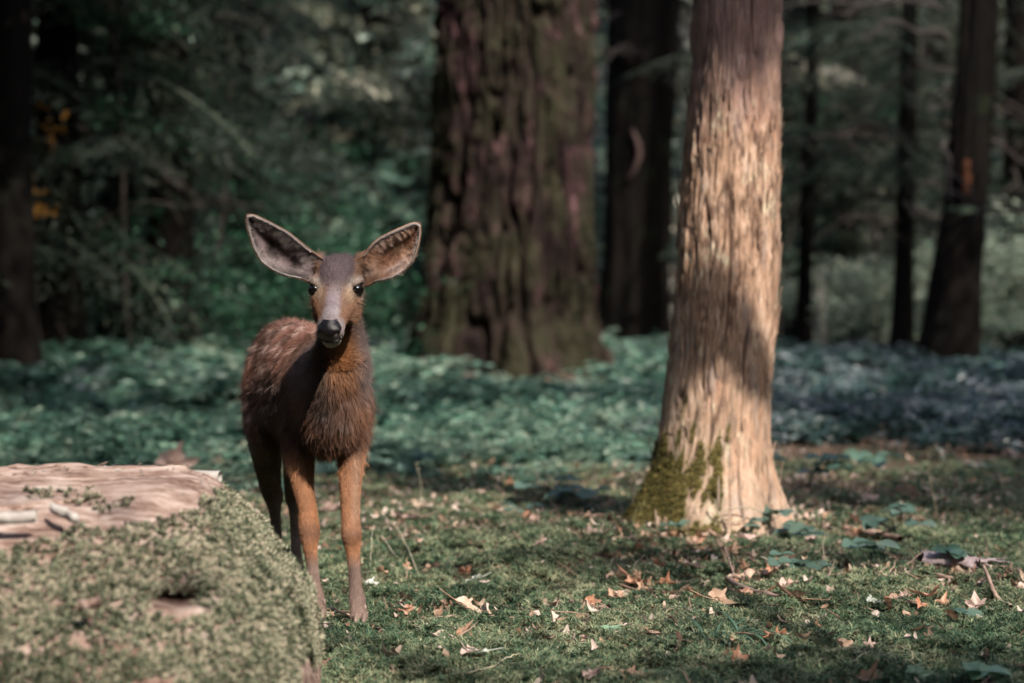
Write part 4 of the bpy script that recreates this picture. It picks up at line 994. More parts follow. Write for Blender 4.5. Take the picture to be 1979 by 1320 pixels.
def hair_curves(name, R, D, L, colr, nrm, parent, seg=4, rad=.00034, curl=.25, loc=dloc, mat=None, clump=1.0):
    """R roots, D directions, L lengths"""
    n = len(R); t_ = np.linspace(0, 1, seg)[None, :, None]
    grav = np.array([0, 0, -1.])
    cl = R*165; fl_ = np.floor(cl).astype(int); cc_ = (fl_+.5+.6*(np.stack([_h(fl_[:, 0], fl_[:, 1], fl_[:, 2], k) for k in (4, 5, 6)], -1)-.5))/165
    pull = (cc_-R)*np.where(L > .011, .65, 0.)[:, None]*clump
    wob = (np.stack([_h(fl_[:, 0], fl_[:, 1], fl_[:, 2], k) for k in (7, 8, 9)], -1)-.5)*np.where(L > .011, .55, 0.)[:, None]*clump
    pos = R[:, None]+D[:, None]*L[:, None, None]*t_+(grav*.35+rng.normal(0, curl, (n, 1, 3))*.35-nrm[:, None]*.12+wob[:, None])*L[:, None, None]*t_**2+pull[:, None]*t_**1.5
    pos = pos-loc
    cu = bpy.data.hair_curves.new(name); cu.add_curves([seg]*n)
    cu.attributes['position'].data.foreach_set('vector', pos.astype(np.float32).ravel())
    ra = cu.attributes.get('radius') or cu.attributes.new('radius', 'FLOAT', 'POINT')
    ra.data.foreach_set('value', (np.broadcast_to(rad, n)[:, None]*np.linspace(1, .25, seg)[None]).astype(np.float32).ravel())
    ca = cu.attributes.new('coat', 'FLOAT_COLOR', 'POINT')
    tip = np.linspace(.75, 1.3, seg)[None, :, None]
    c4 = np.ones((n, seg, 4), np.float32); c4[..., :3] = np.clip(colr[:, None]*tip, 0, .9); ca.data.foreach_set('color', c4.ravel())
    cu.materials.append(mat or M['fur']); cu.update_tag()
    return link(name, cu, parent)
def tri_sample(me, off, n):
    me.calc_loop_triangles(); lt_ = np.empty(len(me.loop_triangles)*3, np.int32); me.loop_triangles.foreach_get('vertices', lt_); lt_ = lt_.reshape(-1, 3)
    v = np.empty(len(me.vertices)*3, np.float32); me.vertices.foreach_get('co', v); v = v.reshape(-1, 3).astype(float)+off
    nn_ = np.empty(len(me.vertices)*3, np.float32); me.vertices.foreach_get('normal', nn_); nn_ = nn_.reshape(-1, 3).astype(float)
    A = np.linalg.norm(np.cross(v[lt_[:, 1]]-v[lt_[:, 0]], v[lt_[:, 2]]-v[lt_[:, 0]]), axis=1)
    i = rng.choice(len(lt_), n, p=A/A.sum()); b_ = rng.dirichlet((1, 1, 1), n)
    return (v[lt_[i]]*b_[..., None]).sum(1), (nn_[lt_[i]]*b_[..., None]).sum(1)
R, Nr = tri_sample(bme, dloc, 330000); Nr /= np.linalg.norm(Nr, axis=1)[:, None]
e_ok = np.ones(len(R), bool)
for e in EYE: e_ok &= np.linalg.norm(R-e, axis=1) > .0170
rel = R-HO; nose_zone = (rel@ah > .130) & (rel@uh > -.024) & ((rel@rh/.027)**2+((rel@uh-.006)/.0215)**2 < 1)
e_ok &= ~nose_zone; R, Nr = R[e_ok], Nr[e_ok]; rel = R-HO
# lie of the coat: back along the body, down the legs, up the face
flow = np.where((rel@ah > -.12)[:, None] & (np.linalg.norm(rel, axis=1) < .2)[:, None], -ah*1.0, np.where((R[:, 2] < .40)[:, None], np.array([0, .1, -1.]), np.array([0, .55, -.75])))
flow = flow+rng.normal(0, .12, flow.shape)+.5*np.stack([fbm(R*12, 2, 71)-.5, fbm(R*12, 2, 72)-.5, fbm(R*12, 2, 73)-.5], -1)*2
flow = flow-Nr*(flow*Nr).sum(1)[:, None]; flow /= np.linalg.norm(flow, axis=1)[:, None]+1e-6
Lh = fur_len(R, Nr)*rng.uniform(.6, 1.25, len(R)); guard = rng.random(len(R)) < .10; Lh = np.where(guard & (Lh > .008), Lh*1.7, Lh); lift = np.where(Lh > .012, .55, .35)
D = flow+Nr*((lift+.4*guard)*rng.uniform(.6, 1.5, len(R)))[:, None]; D /= np.linalg.norm(D, axis=1)[:, None]
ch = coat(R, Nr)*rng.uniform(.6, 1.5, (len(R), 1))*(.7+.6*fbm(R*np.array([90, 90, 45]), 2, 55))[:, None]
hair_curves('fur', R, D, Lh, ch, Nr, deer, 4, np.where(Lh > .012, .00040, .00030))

# eyes
M['eye'] = simple('dark_eye', (.004, .003, .003), .06, .6)
mb = MB()
for sg in (-1, 1):
    mb = MB(); ball(mb, HP(.005, sg*.0488, .0150)-dloc, (.0165, .0170, .0165))
    link('eye', mb.mesh('eye', M['eye']), deer)
# nose pad with two nostrils
m, t, b = nmat('wet_nose'); tc = N(t, 'ShaderNodeTexCoord'); vo = N(t, 'ShaderNodeTexVoronoi'); vo.inputs['Scale'].default_value = 420
t.links.new(tc.outputs['Object'], vo.inputs['Vector']); c = ramp(t, vo.outputs['Distance'], [(.2, (.014, .011, .013)), (.7, (.004, .003, .004))])
t.links.new(c, b.inputs['Base Color']); setp(b, Roughness=.34, Specular_IOR_Level=.4); bump(t, b, vo.outputs['Distance'], .5, .0012); M['nose'] = m
nu, nv_ = 40, 30; V = []
for i in range(nu):
    for j in range(nv_):
        u = (i/(nu-1)-.5)*2; v = (j/(nv_-1)-.5)*2
        wdt = .0285*(1-.30*max(0, -v)**1.5-.24*max(0, v)**1.6); s0 = u*wdt*math.sqrt(1-.42*v*v); u0 = .006+v*.0200*math.sqrt(1-.5*u*u)
        t0 = .1590-.010*abs(u)**2.4-.017*max(0, v)**2.0-.010*max(0, -v)**2
        nd = math.exp(-(((abs(s0)-.0165)/.0052)**2+((u0-.001-.25*(abs(s0)-.0165))/.0062)**2)); t0 -= .013*nd
        t0 -= .003*math.exp(-(s0/.002)**2)*(v < 0)
        if abs(u) > .93 or abs(v) > .93: t0 -= .012
        V.append(HP(t0, s0, u0)-dloc)
link('nose', mesh_from('nose', V, grid_faces(nu, nv_), M['nose']), deer)
mb = MB(); q = [HP(.150-.012*abs(u)**2, .024*u, -.0215-.001*u*u+.002*abs(u)) for u in np.linspace(-1, 1, 11)]
q = [p+ah*.004 for p in q]; mb.tube(np.array(q)-dloc, .0022, 5); link('mouth', mb.mesh('mouth', M['eye']), deer)

# ears: cupped leaves with real thickness, built from their own outline
def ear(root_hi, root_lo, tip, hi, lo, dbase, dtip, inner, rim, seed):
    ns, nw = 34, 23
    def along(pts, s_):
        p = np.array(pts, float); L = np.r_[0, np.cumsum(np.linalg.norm(np.diff(p, axis=0), axis=1))]; L /= L[-1]
        return np.stack([np.interp(s_, L, p[:, 0]), np.interp(s_, L, p[:, 1])], -1)
    ss = np.linspace(0, 1, ns)**.9; ss[-1] = 1
    Hi = along([root_hi]+hi+[tip], ss); Lo = along([root_lo]+lo+[tip], ss)
    for A in (Hi, Lo):
        for _ in range(2): A[1:-1] = .25*A[:-2]+.5*A[1:-1]+.25*A[2:]
    Vf = []
    for i, s_ in enumerate(ss):
        d0 = dbase+(dtip-dbase)*s_; wpx = np.linalg.norm(Hi[i]-Lo[i]); cup = .33*wpx*d0/F*(1-.25*s_)+.004
        for j in range(nw):
            v = j/(nw-1); a = (v-.5)*pi
            f_ = .5+.5*sin(a)/sin(pi/2); q = Hi[i]+(Lo[i]-Hi[i])*f_
            dep = d0+cup*cos(a)**.9+.010*(1-v)*0
            if v < .18: dep -= .006*s_*(1-s_)*4*(1-v/.18)
            Vf.append(P(q[0], q[1], dep))
    return np.array(Vf).reshape(ns, nw, 3), ss
EARS = [
 dict(root_hi=(624, 503), root_lo=(603, 548), tip=(480, 417), hi=[(597, 483), (572, 463), (556, 450), (525, 433), (500, 421), (488, 416)], lo=[(592, 538), (576, 535), (552, 530), (530, 521), (505, 503), (489, 472), (480, 440), (477, 424)]),
 dict(root_hi=(682, 506), root_lo=(704, 552), tip=(809, 434), hi=[(704, 495), (719, 474), (733, 462), (756, 450), (779, 440), (795, 433), (804, 431)], lo=[(714, 549), (724, 541), (745, 538), (775, 527), (799, 500), (808, 468), (811, 446)])]
def ear_cols(p2, ss, sgn):
    ns, nw = p2.shape[:2]; v = np.tile(np.linspace(0, 1, nw), (ns, 1)); s_ = np.tile(ss[:, None], (1, nw)); q = p2
    edge = np.minimum(v, 1-v)*2; edge = np.minimum(edge, (1-s_)*2.2)
    n1 = fbm(q*30, 3, 3); n2 = fbm(q*60*np.array([1, .2, 1]), 3, 9)
    if sgn < 0: base, mid, drk = np.array([.085, .065, .065]), np.array([.30, .23, .24]), np.array([.03, .022, .022])  # left ear: its shade painted in as darker tones
    else: base, mid, drk = np.array([.30, .16, .10]), np.array([.46, .29, .20]), np.array([.11, .05, .035])  # right ear: sunlight painted in as warmer, paler tones
    C = np.tile(base, (ns, nw, 1)).astype(float)
    g = lambda c_, f: C*(1-f[..., None])+np.array(c_)*f[..., None]
    C = g(mid, sm(n1, .40, .55)*sm(edge, .1, .35))
    C = g(drk, np.clip(sm(s_, .55, .85)*sm(edge, .6, .2)+.6*np.exp(-((v-.5)/.09)**2)*sm(s_, .9, .6), 0, 1)*.8)
    C = g((.50, .42, .42), .8*np.exp(-(((v-.80)/.12)**2+((s_-.40)/.2)**2)))         # pale lower lobe
    C = g((.46, .40, .40), .75*np.exp(-(((v-.22)/.10)**2+((s_-.50)/.16)**2)))        # tuft near upper rim
    C = g((.66, .60, .58), np.exp(-(((v-.50)/.28)**2+((s_-.09)/.055)**2)))           # white hair at the base
    C = g((.50, .45, .43), sm(edge+.12*(n1-.5), .10, .02)*sm(s_, .2, .4)*.7)                    # pale rim
    return C*(.7+.6*n2[..., None])
for sgn, E in zip((-1, 1), EARS):
    Vf, ss = ear(dbase=4.655, dtip=4.63, inner=None, rim=None, seed=1, **E)
    ns, nw = Vf.shape[:2]; du = np.gradient(Vf, axis=0); dv = np.gradient(Vf, axis=1); nn_ = np.cross(du, dv); nn_ /= np.linalg.norm(nn_, axis=2)[..., None]+1e-9
    if nn_[ns//2, nw//2, 1] > 0: nn_ = -nn_
    thick = .0035*np.ones((ns, nw, 1)); Vb = Vf-nn_*thick
    col = ear_cols(Vf, ss, sgn); colb = np.tile(np.array([.17, .09, .06]), (ns, nw, 1))
    allV = np.concatenate([Vf.reshape(-1, 3), Vb.reshape(-1, 3)])-dloc; Fq = [grid_faces(ns, nw), grid_faces(ns, nw)[:, ::-1]+ns*nw]
    bd = [i*nw for i in range(ns)]+[(ns-1)*nw+j for j in range(1, nw)]+[i*nw+nw-1 for i in range(ns-2, -1, -1)]+[j for j in range(nw-2, 0, -1)]
    Fq.append(np.array([[bd[i], bd[(i+1) % len(bd)], bd[(i+1) % len(bd)]+ns*nw, bd[i]+ns*nw] for i in range(len(bd))]))
    eo = link('ear', mesh_from('ear', allV, np.concatenate(Fq), M['hide'], True, {'coat': np.concatenate([col.reshape(-1, 3), colb.reshape(-1, 3)])}), deer)
    # hair: short over the inside and back, a fringe at the rim, long white tufts at the base
    n = 16000; iu = rng.uniform(0, ns-1.001, n); iv = rng.uniform(0, nw-1.001, n)
    def bil(A):
        a, b_ = iu.astype(int), iv.astype(int); fu, fv = (iu-a)[:, None], (iv-b_)[:, None]
        return A[a, b_]*(1-fu)*(1-fv)+A[a+1, b_]*fu*(1-fv)+A[a, b_+1]*(1-fu)*fv+A[a+1, b_+1]*fu*fv
    Rr = bil(Vf); Nn_ = bil(nn_); Cc = bil(col); T_ = bil(du/np.linalg.norm(du, axis=2)[..., None]); vv = iv/(nw-1); s1 = ss[np.clip(iu.astype(int), 0, ns-1)]
    inw = bil(dv/np.linalg.norm(dv, axis=2)[..., None])*np.where(vv < .5, 1, -1)[:, None]
    Lr = np.where(np.minimum(vv, 1-vv) < .25, .024, .008)*(1-.5*s1)+.010*np.exp(-(s1/.15)**2)
    Dd = T_*.7+inw*.35+Nn_*rng.uniform(.2, .8, (n, 1))+rng.normal(0, .15, (n, 3)); Dd /= np.linalg.norm(Dd, axis=1)[:, None]
    R1, D1, L1, C1, N1 = Rr, Dd, Lr*rng.uniform(.5, 1.2, n)*np.clip((1.02-s1)*5, .15, 1), Cc*rng.uniform(.8, 1.25, (n, 1)), Nn_
    # back of the ear
    Db = T_*.8-Nn_*.35+rng.normal(0, .1, (n, 3)); Db /= np.linalg.norm(Db, axis=1)[:, None]
    # rim fringe
    m_ = 5200; bi = rng.integers(0, len(bd), m_); Bp = Vf.reshape(-1, 3)[bd]; p0 = Bp[bi]; p1 = Bp[(bi+1) % len(bd)]; f_ = rng.random((m_, 1)); Rm = p0+(p1-p0)*f_
    cen = Vf[np.clip(ns//2, 0, ns-1), nw//2]; idx = np.array(bd)[bi]; outw = -(dv/np.linalg.norm(dv, axis=2)[..., None]).reshape(-1, 3)[idx]*np.where(idx % nw < nw/2, 1, -1)[:, None]
    Tm = (du/np.linalg.norm(du, axis=2)[..., None]).reshape(-1, 3)[idx]; Dm = outw*.5+Tm*.7+rng.normal(0, .2, (m_, 3)); Dm /= np.linalg.norm(Dm, axis=1)[:, None]
    Cm = np.tile(np.array([.46, .41, .39]), (m_, 1))*rng.uniform(.4, 1.3, (m_, 1))
    km = (ss[idx//nw] > .12) & (ss[idx//nw] < .985); Rm, Dm, Cm = Rm[km], Dm[km], Cm[km]; m_ = len(Rm)
    hair_curves('ear_hair', np.concatenate([R1, Rr-Nn_*.0035, Rm]), np.concatenate([D1, Db, Dm]), np.concatenate([L1, np.full(n, .005), rng.uniform(.003, .007, m_)]),
                np.concatenate([C1, np.tile([.17, .09, .06], (n, 1)), Cm]), np.concatenate([N1, -Nn_, np.zeros((m_, 3))]), eo, 4, .00028)
# hooves, two toes to a foot, and dewclaws
M['hoof'] = simple('hoof_horn', (.10, .07, .06), .45, .4, (.22, .16, .13), 60)
for (px, py, d) in [(696, 1201, 4.715), (617, 1190, 4.765), (539.5, 1124, 5.36), (578.5, 1131, 5.22)]:
    foot = P(px, py, d)
    for sg in (-1, 1):
        mb = MB(); rings = []
        for k, (u, wv, hh, yy_) in enumerate([(0, .7, .95, .012), (.25, .95, 1, 0), (.6, .85, .8, -.012), (.85, .6, .5, -.024), (1, .2, .2, -.031)]):
            th = np.linspace(0, 2*pi, 12, endpoint=False)
            rings.append(np.stack([sg*.0092+.0085*wv*np.cos(th), np.full(12, yy_), .008+.016*hh*np.sin(th)], -1)+foot+[0, 0, -.004])
        close(mb, np.array(rings)-dloc); link('hoof', mb.mesh('hoof', M['hoof']), deer)
    for sg in (-1, 1):
        mb = MB(); c = foot+[sg*.014-.004, .020, .032]; rings = [np.stack([.005*k_*np.cos(th), .006*k_*np.sin(th), np.full(12, zz_)], -1)+c for k_, zz_ in ((.3, .006), (1, 0), (.8, -.009), (.2, -.013))]
        close(mb, np.array(rings)-dloc); link('dewclaw', mb.mesh('dewclaw', M['hoof']), deer)

# ------------------------------------------------------------------ understory saplings: layered leaf sprays in the depth of the wood
def sapling(px, d, h, wid, mat, n, leaf, label, seed, each=46):
    x = (px-CX)/F*d; z = float(gnd(x, d)); r_ = np.random.default_rng(seed)
    root = empty('sapling', (x, d, z), label, 'sapling')
    mb = MB(); C = []
    t_ = np.linspace(0, 1, 14); lean_ = r_.normal(0, .12, 2)
    st_ = np.stack([lean_[0]*h*t_+.12*np.sin(t_*5+seed), lean_[1]*h*t_, h*t_], -1); mb.tube(st_, np.linspace(.035, .008, 14), 5)
    for k in range(n):
        q = st_[r_.integers(3, 14)]; c = arc_branch(mb, q, r_.uniform(0, 6.28), wid*r_.uniform(.5, 1.2), r_.uniform(-.1, .4), .012, seed*40+k, 4, 9)
        C += [c[4], c[6], c[8]]
    tag(link('branches', mb.mesh('branches', M['darktwig']), root))
    link('foliage', leaf_crown('foliage', M[mat], np.array(C), each, .30, leaf, seed), root)
SP = [(70, 18, 5, 1.2, 'shrub', 9, .06, 'sapling with dim leaves before the broad black trunk'), (170, 20, 5, 1.3, 'shrub', 10, .06, 'leafy sapling between the second and third left-hand trunks'),
 (285, 19, 5, 1.2, 'shrub', 10, .06, 'leafy sapling before the third left-hand trunk'), (400, 22, 5.5, 1.4, 'shrub', 12, .065, 'sapling left of the deer with dark layered leaves'),
 (500, 26, 6.5, 1.5, 'pale_shrub', 8, .07, 'pale-leaved sapling above the left ear of the deer'), (640, 34, 7, 1.8, 'pale_shrub', 12, .08, 'pale sapling in the gap above the head of the deer'),
 (760, 36, 7, 1.8, 'pale_shrub', 12, .08, 'pale sapling left of the giant trunk'), (1160, 38, 7, 1.2, 'pale_shrub', 9, .08, 'pale sapling showing between the two big trunks'),
 (1520, 28, 6, 1.2, 'shrub', 9, .07, 'leafy sapling touching the right side of the tan tree'), (1600, 34, 7, 1.8, 'pale_shrub', 13, .085, 'pale sapling over the short dead stem'),
 (1690, 26, 6, 1.4, 'shrub', 9, .07, 'dark leafy sapling left of the slim dark tree'), (1830, 34, 7, 1.6, 'pale_shrub', 10, .085, 'pale sapling behind the leaning trunk'),
 (1960, 30, 6, 1.5, 'pale_shrub', 10, .08, 'pale sapling at the right edge')]
for k, a in enumerate(SP): sapling(*a, 700+k)

# ------------------------------------------------------------------ things lying and growing on the moss
def og(px, py, lift=0.0):
    d = H*F/(py-HY)
    g_ = lambda a, b: float(gnd(a, b))+max(0., float(mh(a, b)))
    for _ in range(8): d = (H-g_((px-CX)/F*d, d)-lift)*F/(py-HY)
    x = (px-CX)/F*d; return np.array([x, d, g_(x, d)+lift])
def palmate(seed, curl, n=50):
    """outline of a five-lobed maple leaf, tip along +X, unit size"""
    r_ = np.random.default_rng(seed); th = np.linspace(-pi, pi, n, endpoint=False); R = np.full(n, .20)
    for a, l_, w_ in ((0, 1, .34), (.95, .85, .33), (-.95, .85, .33), (1.95, .6, .36), (-1.95, .6, .36)):
        l_ *= r_.uniform(.85, 1.1); R = np.maximum(R, l_*np.exp(-(np.abs(th-a)/w_)**1.25))
    R = np.maximum(R, .46)*(1+.12*np.sin(th*17+seed)*np.exp(-1)); R = R*np.where(np.abs(th) > 2.8, .35, 1)
    V = [[0, 0, 0]]; nr = 5
    rings = []
    for k in range(1, nr+1):
        f_ = k/nr; x, y = R*f_*np.cos(th), R*f_*np.sin(th)
        z = curl*(f_**2)*(.35*np.cos(th*2+seed)+.35)*R+.10*(vn(np.stack([x*5, y*5, 0*x+seed], -1), 3)-.5)*f_+curl*.25*np.sin(th*5)*f_*.3
        rings.append(np.stack([x, y, z], -1))
    V = np.concatenate([[[0, 0, 0]]]+rings); Fq = [[0, 1+i, 1+(i+1) % n, 1+(i+1) % n] for i in range(n)]
    g_ = grid_faces(nr, n, True)+1; return V*.55, [list(map(int, dict.fromkeys(f))) for f in Fq]+[list(map(int, f)) for f in g_]
def fallen_leaf(px, py, size, mat, label, rot=(0, 0, 0), curl=.5, seed=0, stalk=True, name='fallen_leaf', lift=.012, base=None):
    V, Fq = palmate(seed, curl); V = V*size; p = og(px, py, lift) if base is None else base
    me = mesh_from(name, V, Fq, M[mat]); o = link(name, me, None, p, rot); tag(o, label, 'leaf')
    if stalk:
        mb = MB(); t_ = np.linspace(0, 1, 7)[:, None]; mb.tube(np.concatenate([-t_*size*.7, .12*size*t_**2, .10*size*t_], 1), np.linspace(.0014, .0009, 7), 4)
        link('stalk', mb.mesh('stalk', M[mat]), o)
    return o
R_ = radians
LV = [
 (1235, 1128, .105, 'dry_red', 'curled orange-brown maple leaf left of centre in the leaf heap below the tan tree', (R_(12), R_(-10), R_(150)), .8),
 (1300, 1150, .085, 'dry_tan', 'crumpled tan leaf against the right of the curled orange-brown one', (R_(-14), R_(8), R_(20)), .7),
 (1385, 1160, .075, 'dry_tan', 'tan leaf standing on edge like a fan beside the dark grass clump', (R_(72), R_(10), R_(10)), .4),
 (1338, 1108, .07, 'dry_pink', 'pinkish leaf at the back of the leaf heap below the tan tree', (R_(10), R_(14), R_(70)), .6),
 (1445, 1118, .085, 'dry_tan', 'broad tan leaf under the pale branch', (R_(-20), R_(6), R_(200)), .6),
 (1470, 1140, .07, 'dry_red', 'orange-red leaf under the right end of the pale branch', (R_(8), R_(-6), R_(320)), .6),
 (1538, 1172, .09, 'dry_tan', 'tan maple leaf with a raised lobe right of the dark grass clump', (R_(35), R_(-12), R_(160)), .7),
 (1255, 1222, .07, 'dry_pink', 'pale pink leaf lying flat in the foreground moss', (R_(5), R_(4), R_(100)), .3),
 (1178, 1220, .055, 'green_leaf', 'small fresh green lobed leaf lying left of the pale pink one', (R_(6), R_(-8), R_(40)), .3),
 (895, 1185, .075, 'dry_tan', 'tan leaf with an upturned point beside the thin twig', (R_(20), R_(25), R_(15)), .6),
 (712, 1120, .048, 'dry_pale', 'small whitish-green leaf right of the front leg of the deer', (R_(30), R_(0), R_(0)), .4),
 (640, 992, .13, 'dry_pink', 'pale pink leaf seen between the forelegs of the deer', (R_(15), R_(0), R_(60)), .6),
 (800, 1003, .10, 'dry_pink', 'pink-brown leaf at the foot of the tall thin stem', (R_(14), R_(6), R_(170)), .6),
 (805, 1062, .055, 'dry_tan', 'narrow curled leaf standing in the moss right of the two stalks', (R_(70), R_(0), R_(80)), .7),
 (800, 1135, .05, 'dry_pink', 'small pink leaf at the lower end of the two stalks', (R_(12), 0, R_(120)), .4),
 (920, 1085, .06, 'dry_pale', 'pale crumpled leaf in the middle of the moss', (R_(20), R_(8), R_(220)), .8),
 (1140, 1155, .042, 'dry_red', 'tiny upright orange-red leaf in the moss left of the leaf heap', (R_(60), 0, R_(10)), .6),
 (930, 1268, .05, 'dry_pale', 'small pale leaf near the bottom edge beside the grey one', (R_(8), 0, R_(190)), .5),
 (905, 1283, .048, 'dry_pink', 'small lilac-grey leaf near the bottom edge', (R_(16), R_(8), R_(300)), .5),
 (1390, 1040, .12, 'dry_tan', 'large pale tan leaf at the foot of the tan tree', (R_(12), R_(-4), R_(190)), .5),
 (1440, 1048, .10, 'dry_pink', 'pinkish leaf overlapping the large tan one at the foot of the tree', (R_(-8), R_(8), R_(300)), .5),
 (1350, 1055, .09, 'dry_red', 'reddish leaf left of the large tan one at the foot of the tree', (R_(8), R_(-8), R_(40)), .5),
 (1765, 985, .13, 'dry_tan', 'large tan leaf tilted up in the grass at right', (R_(40), R_(-8), R_(150)), .6),
 (1675, 975, .11, 'dry_pink', 'pinkish leaf left of the large tilted tan leaf at right', (R_(18), R_(4), R_(30)), .5),
 (1655, 1030, .08, 'dry_red', 'reddish-brown leaf beside the brown bark piece', (R_(20), 0, R_(60)), .6),
 (1800, 1165, .085, 'dry_red', 'curled reddish leaf at right before the grey bark piece', (R_(22), R_(12), R_(190)), .9),
 (1735, 1168, .07, 'dry_tan', 'narrow tan leaf left of the curled reddish one at right', (R_(16), R_(-14), R_(0)), .6),
 (1580, 1205, .05, 'dry_red', 'small red-brown leaf on the thin green stem', (R_(60), 0, R_(70)), .7),
 (1690, 1140, .055, 'dry_pale', 'pale leaf scrap at right, nearest the large trefoil plant', (R_(10), 0, R_(50)), .6),
 (1770, 1304, .06, 'green_leaf', 'pale green leaf at the bottom edge on the right', (R_(50), 0, R_(20)), .4),
 (1490, 1110, .065, 'dry_red', 'rust-coloured leaf behind the pale branch', (R_(14), 0, R_(100)), .7),
 (1220, 1300, .055, 'dry_tan', 'tan leaf at the bottom edge below the heap', (R_(14), 0, R_(80)), .6),
 (1195, 800, .16, 'dry_pale', 'whitish round leaf in the ferny cover left of the tan tree', (R_(50), 0, R_(90)), .2),
 (1045, 762, .30, 'dry_pink', 'large pink curled leaf at the foot of the giant trunk', (R_(60), 0, R_(30)), .9),
 (1080, 770, .22, 'dry_tan', 'yellowish leaf beside the large pink one under the giant trunk', (R_(30), 0, R_(130)), .6),
 (330, 893, .24, 'dry_pink', 'big pinkish curled leaf poking up behind the fallen log', (R_(70), R_(-10), R_(20)), 1.0),
 (1895, 905, .16, 'dry_pale', 'pale grey leaf lying in the dark ground at far right', (R_(20), 0, R_(170)), .5),
 (1815, 880, .13, 'dry_pale', 'pale grey-green leaf standing in the dark ground cover', (R_(60), 0, R_(80)), .3),
 (1200, 1130, .045, 'dry_tan', 'little tan leaf at the left tip of the leaf heap', (R_(20), R_(20), R_(10)), .7),
]
for k, (px, py, sz, mt, lb, rt, cu) in enumerate(LV): fallen_leaf(px, py, sz*(1.35 if py > 1000 else 1.1), mt, lb, rt, cu, k+1, k % 3 != 1, 'fallen_leaf', .014 if py > 900 else .10)

def stick(pts, rads, mat, label, name='stick', lift=.010, parent=None, cat='twig', k=6, jit=.25):
    P0 = []
    for q in pts:
        if len(q) == 3: g_ = og(q[0], q[1]); g_ = g_+[0, 0, q[2]]
        else: g_ = og(q[0], q[1], lift)
        P0.append(g_)
    P0 = np.array(P0); m_ = 5*(len(P0)-1)+1; u = np.linspace(0, len(P0)-1, m_); C = np.stack([np.interp(u, np.arange(len(P0)), P0[:, i]) for i in range(3)], -1)
    for _ in range(3): C[1:-1] = .25*C[:-2]+.5*C[1:-1]+.25*C[2:]
    rr = np.interp(u, np.arange(len(P0)), np.broadcast_to(rads, len(P0)))*(1+jit*(rng.random(m_)-.5)); C = C+rng.normal(0, .0012, C.shape)
    mb = MB(); b0 = C[0].copy(); mb.tube(C-b0, rr, k); o = link(name, mb.mesh(name, M[mat]), parent, b0)
    if label: tag(o, label, cat)
    return o, C
tw, C = stick([(632, 1188), (700, 1186), (780, 1192), (850, 1200), (905, 1196), (955, 1190)], [.0022, .003, .003, .0026, .002, .001], 'twig', 'thin brown twig lying behind the front hoof of the deer')
for a in ([(700, 1190), (730, 1200), (752, 1208)], [(812, 1196), (838, 1182), (850, 1172)]):
    o, _ = stick(a, [.0018, .0015, .0008], 'twig', None, 'side_twig'); o.parent = tw; o.location = Vector(_[0])-tw.location
stick([(722, 1008, .02), (760, 1070, .02), (812, 1132, .01)], [.0022, .0026, .002], 'straw', 'left one of two pale dry stalks leaning in the moss right of the deer')
stick([(735, 1012, .04), (775, 1072, .03), (815, 1130, .01)], [.0018, .002, .002], 'straw', 'right one of two pale dry stalks leaning in the moss right of the deer')
pb, C = stick([(1405, 1118), (1440, 1128), (1480, 1137), (1512, 1140)], [.007, .009, .007, .002], 'paletwig', 'short pale branch in the leaf heap below the tan tree', lift=.02)
for a in ([(1440, 1128, .03), (1452, 1150, .02), (1462, 1165, .01)], [(1420, 1120, .03), (1400, 1104, .05)]):
    o, _ = stick(a, [.003, .002, .001][:len(a)], 'paletwig', None, 'side_twig'); o.parent = pb; o.location = Vector(_[0])-pb.location
stick([(1195, 1122), (1225, 1140), (1262, 1152), (1290, 1158)], [.003, .003, .003, .002], 'twig', 'reddish stick along the front of the leaf heap')
stick([(1250, 1138), (1300, 1133), (1345, 1136)], [.002, .002, .001], 'twig', 'thin twig across the curled orange-brown leaf')
stick([(1902, 1128, .05), (1915, 1150, .02), (1935, 1165, .01), (1955, 1180, .01)], [.004, .006, .006, .005], 'twig', 'crooked brown stick at far right')
stick([(1905, 1075, .09), (1908, 1100, .05), (1904, 1128, .01)], [.001, .0018, .002], 'twig', 'thin upright twig above the crooked brown stick')
stick([(905, 1312), (950, 1290), (985, 1272), (1005, 1262)], [.0022, .002, .0018, .001], 'straw', 'straw-coloured stick near the bottom edge in the middle')
stick([(1260, 1272), (1290, 1265), (1318, 1255)], [.0028, .0026, .002], 'straw', 'short pale stick in the foreground moss')
stick([(1310, 1290), (1365, 1305)], [.002, .0012], 'twig', 'short brown twig near the bottom right of centre')
stick([(755, 1290), (762, 1305), (768, 1315)], [.003, .003, .002], 'twig', 'stub of brown twig at the bottom edge near the log')
stick([(1305, 1222), (1350, 1232), (1390, 1248)], [.002, .0025, .002], 'twig', 'brown twig left of the dark grass clump')
stick([(1560, 1180), (1600, 1200)], [.0015, .001], 'darktwig', 'dark thin twig by the tan maple leaf')
stick([(1710, 1165), (1760, 1163), (1800, 1162)], [.003, .004, .003], 'twig', 'light brown twig under the curled reddish leaf')
stick([(1470, 1101), (1510, 1097), (1550, 1100)], [.003, .003, .001], 'straw', 'pale thin stick behind the leaf heap')
stick([(1770, 1101), (1840, 1112), (1900, 1120), (1979, 1128)], [.006, .007, .006, .004], 'twig', 'long brown branch lying behind the grey bark piece')
stick([(1870, 1045), (1920, 1040), (1979, 1046)], [.004, .004, .003], 'straw', 'pale straw branch at the right edge')
stick([(1635, 1022), (1690, 1034), (1740, 1046)], [.012, .014, .010], 'twig', 'brown bark-covered stick right of the tan tree', lift=.02)
stick([(805, 868, .0), (806, 900, .04), (803, 1000, .0)], [.0012, .0018, .0022], 'straw', 'unused') if False else None
stick([(1100, 860), (960, 872), (830, 884)], [.006, .012, .006], 'paletwig', 'pale fallen branch in the ferny cover right of the deer', lift=.03)
